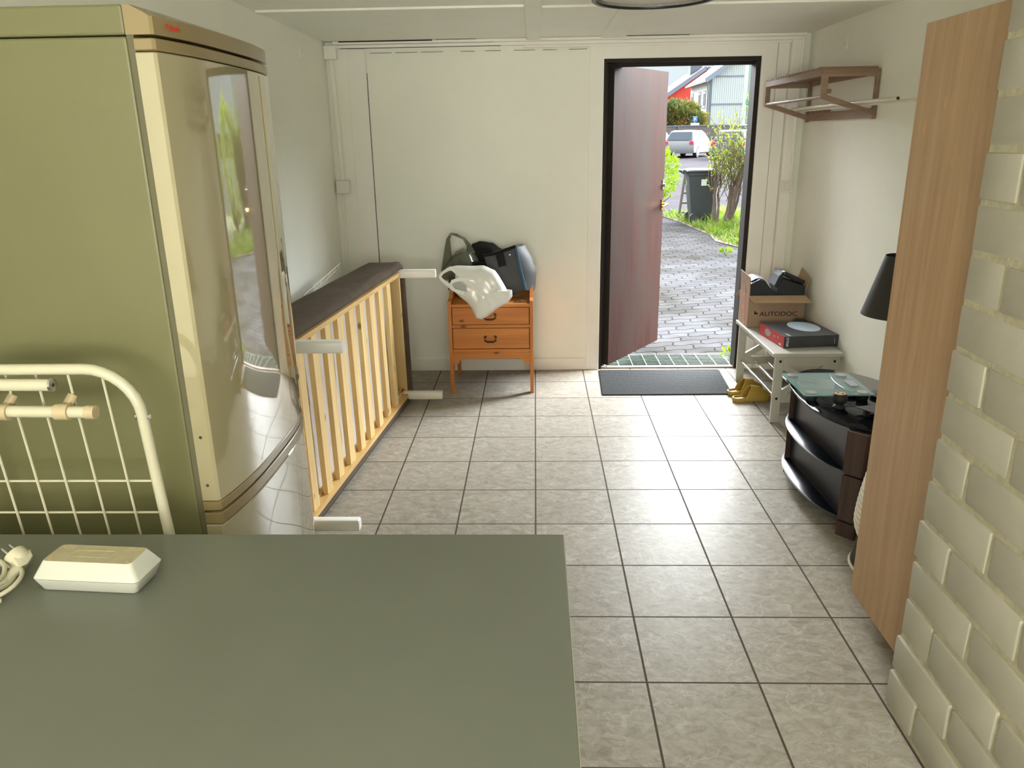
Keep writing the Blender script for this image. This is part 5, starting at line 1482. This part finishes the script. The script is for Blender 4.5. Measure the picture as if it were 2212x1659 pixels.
m.build('handle_bar', 'bin', q, smooth=True)
for y in (by_ - .24, by_ + .24):
    wl = MB(); wl.tube([(bx_ - .11, y - .028, GZ + .10), (bx_ - .11, y + .028, GZ + .10)], .10, 24)
    wh = wl.build('wheel', 'tyre', q, smooth=True)
    MB().tube([(bx_ - .11, y - .031, GZ + .10), (bx_ - .11, y + .031, GZ + .10)], .068, 20).build('hub', 'bin', wh, smooth=True)
MB().box((bx_ - .02, by_ - .256, GZ + .69), (bx_ + .075, by_ - .243, GZ + .80)).build('sticker', 'sticker', q)
lettering('3', .11, 'sticker', q, (bx_ - .258, by_ - .05, GZ + .70), (0, -1, 0), (0, 0, 1))

# leaning wooden ladder behind the bin
q = thing('ladder', 'short weathered wooden ladder standing behind the wheelie bin', 'ladder', (3.05, 10.75, GZ))
for x0, x1 in ((2.83, 2.93), (3.20, 3.20)):
    MB().bar((x0, 10.72, GZ), (x1, 10.78, .80), .045, .03, up=(0, 1, 0)).build('rail', 'ladder', q)
for k in range(4):
    t_ = .14 + k * .225
    MB().bar((2.83 + .10 * t_ * 1.0, 10.725 + .05 * t_, GZ + .83 * t_), (3.20, 10.725 + .05 * t_, GZ + .83 * t_), .03, .04).build('rung', 'ladder', q)

# parked cars ----------------------------------------------------------
def car(lab, cx, cy, z0, ang, paint, L_=4.25, H_=1.48, W_=1.78, tall=0.0):
    q_ = thing('car', lab, 'car', (cx, cy, z0), 'parked cars', rz=ang)
    mt2 = Matrix.Translation((cx, cy, z0)) @ Matrix.Rotation(ang, 4, 'Z')
    h2 = L_ / 2
    body = [(-h2, .42), (-h2 + .02, .75), (-h2 + .10, .92 + tall), (-h2 + .55, .96 + tall), (h2 - 1.25, .93 + tall), (h2 - .35, .78), (h2 - .03, .62), (h2, .38), (h2 - .1, .22), (-h2 + .1, .24)]
    def P3(a, c_, d_): return tuple(mt2 @ Vector((a, d_, c_)))
    def sect(sc_, d_): return [P3(a, .58 + (c_ - .58) * sc_, d_) for a, c_ in body]
    MB().loft([sect(.86, -W_ / 2), sect(1, -W_ / 2 + .09), sect(1, W_ / 2 - .09), sect(.86, W_ / 2)]).build('car_body', paint, q_, smooth=True)
    cab = [(-h2 + .14, .90 + tall), (-h2 + .55, H_ - .06), (-h2 + 1.0, H_), (h2 - 2.05, H_ - .01), (h2 - 1.65, H_ - .12), (h2 - 1.02, .93 + tall)]
    def cs(ins, d_): return [P3(a * (1 - ins * .02), c_, d_) for a, c_ in cab]
    rf = MB()
    n_ = len(cab)
    rows = []
    for a, c_ in cab:
        t_ = (c_ - .9 - tall) / (H_ - .9 - tall)
        hw = W_ / 2 - .06 - .20 * t_
        rows.append([P3(a, c_, -hw), P3(a, c_ + .012, 0), P3(a, c_, hw)])
    for i in range(n_ - 1):
        for j in range(2):
            rf.face([rows[i][j], rows[i + 1][j], rows[i + 1][j + 1], rows[i][j + 1]])
    rf.face([r_[0] for r_ in rows][::-1]); rf.face([r_[2] for r_ in rows])
    rf.build('cabin', paint, q_)
    def side(d_):
        pts = [(-h2 + .38, .97 + tall), (-h2 + .68, H_ - .12), (-h2 + 1.05, H_ - .075), (h2 - 2.05, H_ - .085), (h2 - 1.75, H_ - .16), (h2 - 1.22, .97 + tall)]
        out = []
        for a, c_ in pts:
            t_ = (c_ - .9 - tall) / (H_ - .9 - tall); hw = W_ / 2 - .06 - .20 * t_ + .012
            out.append(P3(a, c_, d_ * hw))
        return out
    for d_ in (-1, 1):
        a_ = side(d_); ofs = mt2.to_3x3() @ Vector((0, -d_ * .01, 0))
        MB().loft([a_, [tuple(Vector(p) + ofs) for p in a_]]).build('side_window', 'car_glass', q_)
    for (a0, c0, a1, c1, nm) in ((-h2 + .12, .96 + tall, -h2 + .50, H_ - .09, 'rear_window'), (h2 - 1.06, .98 + tall, h2 - 1.62, H_ - .14, 'windscreen')):
        s_ = -1 if a0 < 0 else 1
        m_ = MB(); t0_ = W_ / 2 - .17; t1_ = W_ / 2 - .30
        m_.loft([[P3(a0 + s_ * .012, c0, -t0_), P3(a0 + s_ * .012, c0, t0_), P3(a1 + s_ * .012, c1, t1_), P3(a1 + s_ * .012, c1, -t1_)], [P3(a0, c0 - .01, -t0_), P3(a0, c0 - .01, t0_), P3(a1, c1 - .01, t1_), P3(a1, c1 - .01, -t1_)]])
        m_.build(nm, 'car_glass', q_)
    for a in (-h2 + .78, h2 - .85):
        for d_ in (-1, 1):
            MB().tube([P3(a, .32, d_ * (W_ / 2 - .20)), P3(a, .32, d_ * (W_ / 2 + .004))], .32, 20).build('wheel', 'tyre', q_, smooth=True)
            MB().tube([P3(a, .32, d_ * (W_ / 2)), P3(a, .32, d_ * (W_ / 2 + .010))], .20, 16).build('hubcap', 'car_silver', q_, smooth=True)
    for d_ in (-1, 1):
        MB().box((0, 0, 0), (.001, .001, .001)).bm.free()
        m_ = MB(); m_.loft([[P3(-h2 - .012, zz, d_ * yy) for yy, zz in ((.62, .74), (.86, .74), (.84, .90), (.64, .90))], [P3(-h2 + .08, zz, d_ * yy) for yy, zz in ((.62, .74), (.87, .74), (.86, .90), (.64, .90))]])
        m_.build('tail_light', 'tail', q_)
        m_ = MB(); m_.loft([[P3(h2 - .02, zz, d_ * yy) for yy, zz in ((.50, .58), (.82, .58), (.80, .70), (.54, .70))], [P3(h2 - .22, zz, d_ * yy) for yy, zz in ((.50, .6), (.84, .6), (.82, .74), (.54, .72))]])
        m_.build('headlight', 'car_glass', q_)
    return q_
CZ = .31
for lab, x, y, a, pn, kw in (
    ('white hatchback parked beside the lime bush', 9.05, 42.6, 62, 'car_white', {}),
    ('grey car with a red tail light at the left end of the parked row', 7.3, 45.0, 68, 'car_grey', {}),
    ('silver car parked right of the white hatchback, nearest of the row', 10.9, 38.9, 62, 'car_silver', {}),
    ('pale grey car behind the twiggy shrub, third from the left', 13.2, 43.6, 64, 'car_silver', {}),
    ('white car mostly hidden by the shrubs, right end of the row', 16.0, 43.0, 64, 'car_white', {}),
    ('dark windowed high estate car just below the pale house', 14.4, 49.2, 60, 'car_grey', {'H_': 1.75, 'tall': .12})):
    car(lab, x, y, .42 * (y - 12.3) / 39.7 + GZ * 0 - .02, math.radians(a), pn, **kw)

# low fence behind the cars
fz = .45
q = thing('fence', 'low grey board fence running behind the parked cars', 'fence', (8, 52.5, fz))
MB().box((-6, 52.4, fz - .2), (34, 52.5, fz + 1.66)).build('boards', 'fence', q)
MB().box((-6, 52.36, fz + 1.66), (34, 52.54, fz + 1.72)).build('top_rail', 'verge', q)
for i in range(11):
    MB().box((-6 + i * 4, 52.30, fz - .2), (-5.88 + i * 4, 52.42, fz + 1.68)).build('post', 'fence', q)
# yew bush, parking sign
blob_shrub('yew_bush', 'large round olive green evergreen bush in front of the red house', 10.75, 58.5, .6, 2.5, 2.2, 1.68, 21000, 77, 'leaf_yew', (.17, .30), (.06, .11), cat='bush', wisps=26)
q = thing('parking_sign', 'small blue parking sign on a thin post in front of the evergreen bush', 'sign', (11.40, 53.6, .45))
MB().tube([(11.40, 53.6, .45), (11.40, 53.6, 2.7)], .028, 8).build('post', 'steel', q, smooth=True)
sgp = MB().box((11.24, 53.52, 2.40), (11.56, 53.56, 2.76), .02).build('sign_panel', 'sign_blue', q)
lettering('P', .30, 'win_sash', sgp, (11.31, 53.515, 2.47), (1, 0, 0), (0, 0, 1), bold=.008)
MB().box((11.10, 53.53, 2.18), (11.72, 53.56, 2.34)).build('lower_panel', 'house_side', q)

# houses ---------------------------------------------------------------
def wframe(par, p0, ex, w_, h_, nrm, frame='win_frame'):
    p0 = Vector(p0); ex = Vector(ex).normalized(); ez = Vector((0, 0, 1)); nrm = Vector(nrm)
    def rect(w0, h0, w1, h1, off, name, mat, parent):
        c_ = [p0 + ex * a + ez * b2 + nrm * off for a, b2 in ((w0, h0), (w1, h0), (w1, h1), (w0, h1))]
        return MB().loft([[tuple(v) for v in c_], [tuple(v - nrm * .06) for v in c_]]).build(name, mat, parent)
    f_ = rect(-.14, -.14, w_ + .14, h_ + .14, .03, 'window', frame, par)
    rect(0, 0, w_, h_, .06, 'sash', 'win_sash', f_)
    rect(.20, .20, w_ - .20, h_ - .20, .09, 'pane', 'win_glass', f_)
    return f_
gz_ = 1.4
q = thing('white_house', 'pale two storey house with ribbed siding and a steep roof', 'house', (24.5, 97, gz_))
hx_a, hx_b, hy_a, hy_b, eave = 20.0, 31.0, 90.0, 101.5, 7.55
xm_, sl_ = (hx_a + hx_b) / 2, .69
rdg = eave + (xm_ - hx_a) * sl_
MB().loft([[(hx_a, hy_a, gz_ - .5), (hx_b, hy_a, gz_ - .5), (hx_b, hy_a, eave), (xm_, hy_a, rdg), (hx_a, hy_a, eave)], [(hx_a, hy_a + .2, gz_ - .5), (hx_b, hy_a + .2, gz_ - .5), (hx_b, hy_a + .2, eave), (xm_, hy_a + .2, rdg), (hx_a, hy_a + .2, eave)]]).build('gable_wall', 'house_white', q)
MB().box((hx_a, hy_a + .2, gz_ - .5), (hx_a + .2, hy_b, eave)).build('side_wall', 'house_side', q)
MB().box((hx_b - .2, hy_a + .2, gz_ - .5), (hx_b, hy_b, eave)).build('side_wall', 'house_side', q)
def roofplane(x0, z0, x1, z1, y0, y1, th, name, mat, par):
    n_ = Vector((-(z1 - z0), 0, x1 - x0)).normalized() * th
    if n_.z < 0: n_ = -n_
    return MB().loft([[(x0, y0, z0), (x1, y0, z1), (x1, y1, z1), (x0, y1, z0)], [(x0 + n_.x, y0, z0 + n_.z), (x1 + n_.x, y0, z1 + n_.z), (x1 + n_.x, y1, z1 + n_.z), (x0 + n_.x, y1, z0 + n_.z)]]).build(name, mat, par)
rp1 = roofplane(hx_a - .5, eave - .345, xm_, rdg, hy_a - .6, hy_b + .6, .22, 'roof', 'roof_light', q)
roofplane(hx_b + .5, eave - .345, xm_, rdg, hy_a - .6, hy_b + .6, .22, 'roof', 'roof_light', q)
roofplane(hx_a - .5, eave - .415, xm_, rdg - .07, hy_a - .75, hy_a - .6, .50, 'verge_board', 'verge', q)
MB().tube([(hx_a - .55, hy_a - .7, eave - .30), (hx_a - .55, hy_b + .6, eave - .30)], .09, 8).build('gutter', 'win_frame', q, smooth=True)
for zz in (gz_ + 3.35, eave + .18): MB().box((hx_a - .03, hy_a - .06, zz), (hx_b, hy_a, zz + .16)).build('band', 'verge', q)
MB().box((hx_a - .08, hy_a - .07, gz_ - .4), (hx_a + .25, hy_a + .0, eave)).build('corner_board', 'win_frame', q)
MB().tube([(hx_a - .5, hy_a - .3, eave - .34), (hx_a - .3, hy_a - .3, eave - .8), (hx_a - .20, hy_a - .15, eave - 1.5), (hx_a - .2, hy_a - .15, gz_ - .3)], .075, 8).build('downpipe', 'downpipe', q, smooth=True)
wframe(q, (25.35, hy_a, 4.55), (1, 0, 0), 1.05, 1.75, (0, -1, 0))
wframe(q, (26.55, hy_a, 8.15), (1, 0, 0), 1.05, 1.3, (0, -1, 0))
wframe(q, (28.05, hy_a, 8.15), (1, 0, 0), 1.05, 1.3, (0, -1, 0))
wframe(q, (24.5, hy_a, 1.6), (1, 0, 0), 1.05, 1.55, (0, -1, 0))
for y in (100.7, 96.1, 93.2): wframe(q, (hx_a, y, 4.55), (0, -1, 0), 1.25, 1.75, (-1, 0, 0))
MB().loft([[(hx_a - 1.5, 92.2, 3.6), (hx_a, 92.2, 4.0), (hx_a, 94.8, 4.0), (hx_a - 1.5, 94.8, 3.6)], [(hx_a - 1.5, 92.2, 3.4), (hx_a, 92.2, 3.8), (hx_a, 94.8, 3.8), (hx_a - 1.5, 94.8, 3.4)]]).build('porch_roof', 'downpipe', q)

q = thing('red_house', 'red wooden house with a grey roof behind the evergreen bush', 'house', (24.6, 122, gz_))
rx0, rx1, ry0, ry1 = 17.2, 32.0, 115.0, 130.0
rxm = (rx0 + rx1) / 2; rsl = .66; re = 10.55 - (rxm - rx0) * rsl
MB().loft([[(rx0, ry0, gz_ - .5), (rx1, ry0, gz_ - .5), (rx1, ry0, re), (rxm, ry0, 10.55), (rx0, ry0, re)], [(rx0, ry1, gz_ - .5), (rx1, ry1, gz_ - .5), (rx1, ry1, re), (rxm, ry1, 10.55), (rx0, ry1, re)]]).build('walls', 'house_red', q)
roofplane(rx0 - 1.0, re - .66, rxm, 10.55, ry0 - .5, ry1, .3, 'roof', 'roof', q)
roofplane(rx1 + 1.0, re - .66, rxm, 10.55, ry0 - .5, ry1, .3, 'roof', 'roof', q)
roofplane(rx0 - 1.0, re - .9, rxm, 10.31, ry0 - .7, ry0 - .5, .55, 'verge_board', 'verge', q)
roofplane(rx1 + 1.0, re - .9, rxm, 10.31, ry0 - .7, ry0 - .5, .55, 'verge_board', 'verge', q)
ch = MB().box((23.0, 118.5, 9.0), (24.7, 119.8, 11.6)).build('chimney', 'chimney', q)
MB().box((22.85, 118.35, 11.6), (24.85, 119.95, 11.85)).tube([(23.9, 119.1, 11.85), (23.9, 119.1, 12.25)], .10, 8).build('chimney_cap', 'chimney', ch)

q = thing('mint_house', 'pale mint green house at the right edge of the doorway', 'house', (22.5, 73, gz_))
MB().box((19.15, 70, .8), (27, 71.4, 9.6)).build('walls', 'house_mint', q)
MB().box((19.0, 69.7, 4.05), (27, 70, 4.5)).build('sill_band', 'mint_trim', q)
MB().box((19.75, 69.93, 4.6), (23.5, 70.02, 6.5)).build('dark_shutter', 'chimney', q)
wframe(q, (19.7, 70, 7.0), (1, 0, 0), 1.5, 1.4, (0, -1, 0), 'mint_trim')
roofplane(18.6, 9.4, 23.1, 12.0, 69.4, 71.9, .25, 'roof', 'roof', q)
roofplane(27.6, 9.4, 23.1, 12.0, 69.4, 71.9, .25, 'roof', 'roof', q)

q = thing('flagpole', 'thin leaning pole rising in front of the pale house', 'pole', (12.9, 40.0, .3))
MB().tube([(12.85, 40.0, .28), (13.25, 40.0, 4.2), (13.72, 40.0, 7.5)], [.07, .05, .035], 8).build('pole', 'spout', q, smooth=True)
# far treetops behind the red house roof
blob_shrub('far_tree', 'dark treetops showing above the red house roof', 16.0, 150, 2.0, 4.5, 3.0, 4.6, 2600, 91, 'leaf_yew', (.5, .9), (.2, .4), cat='tree')
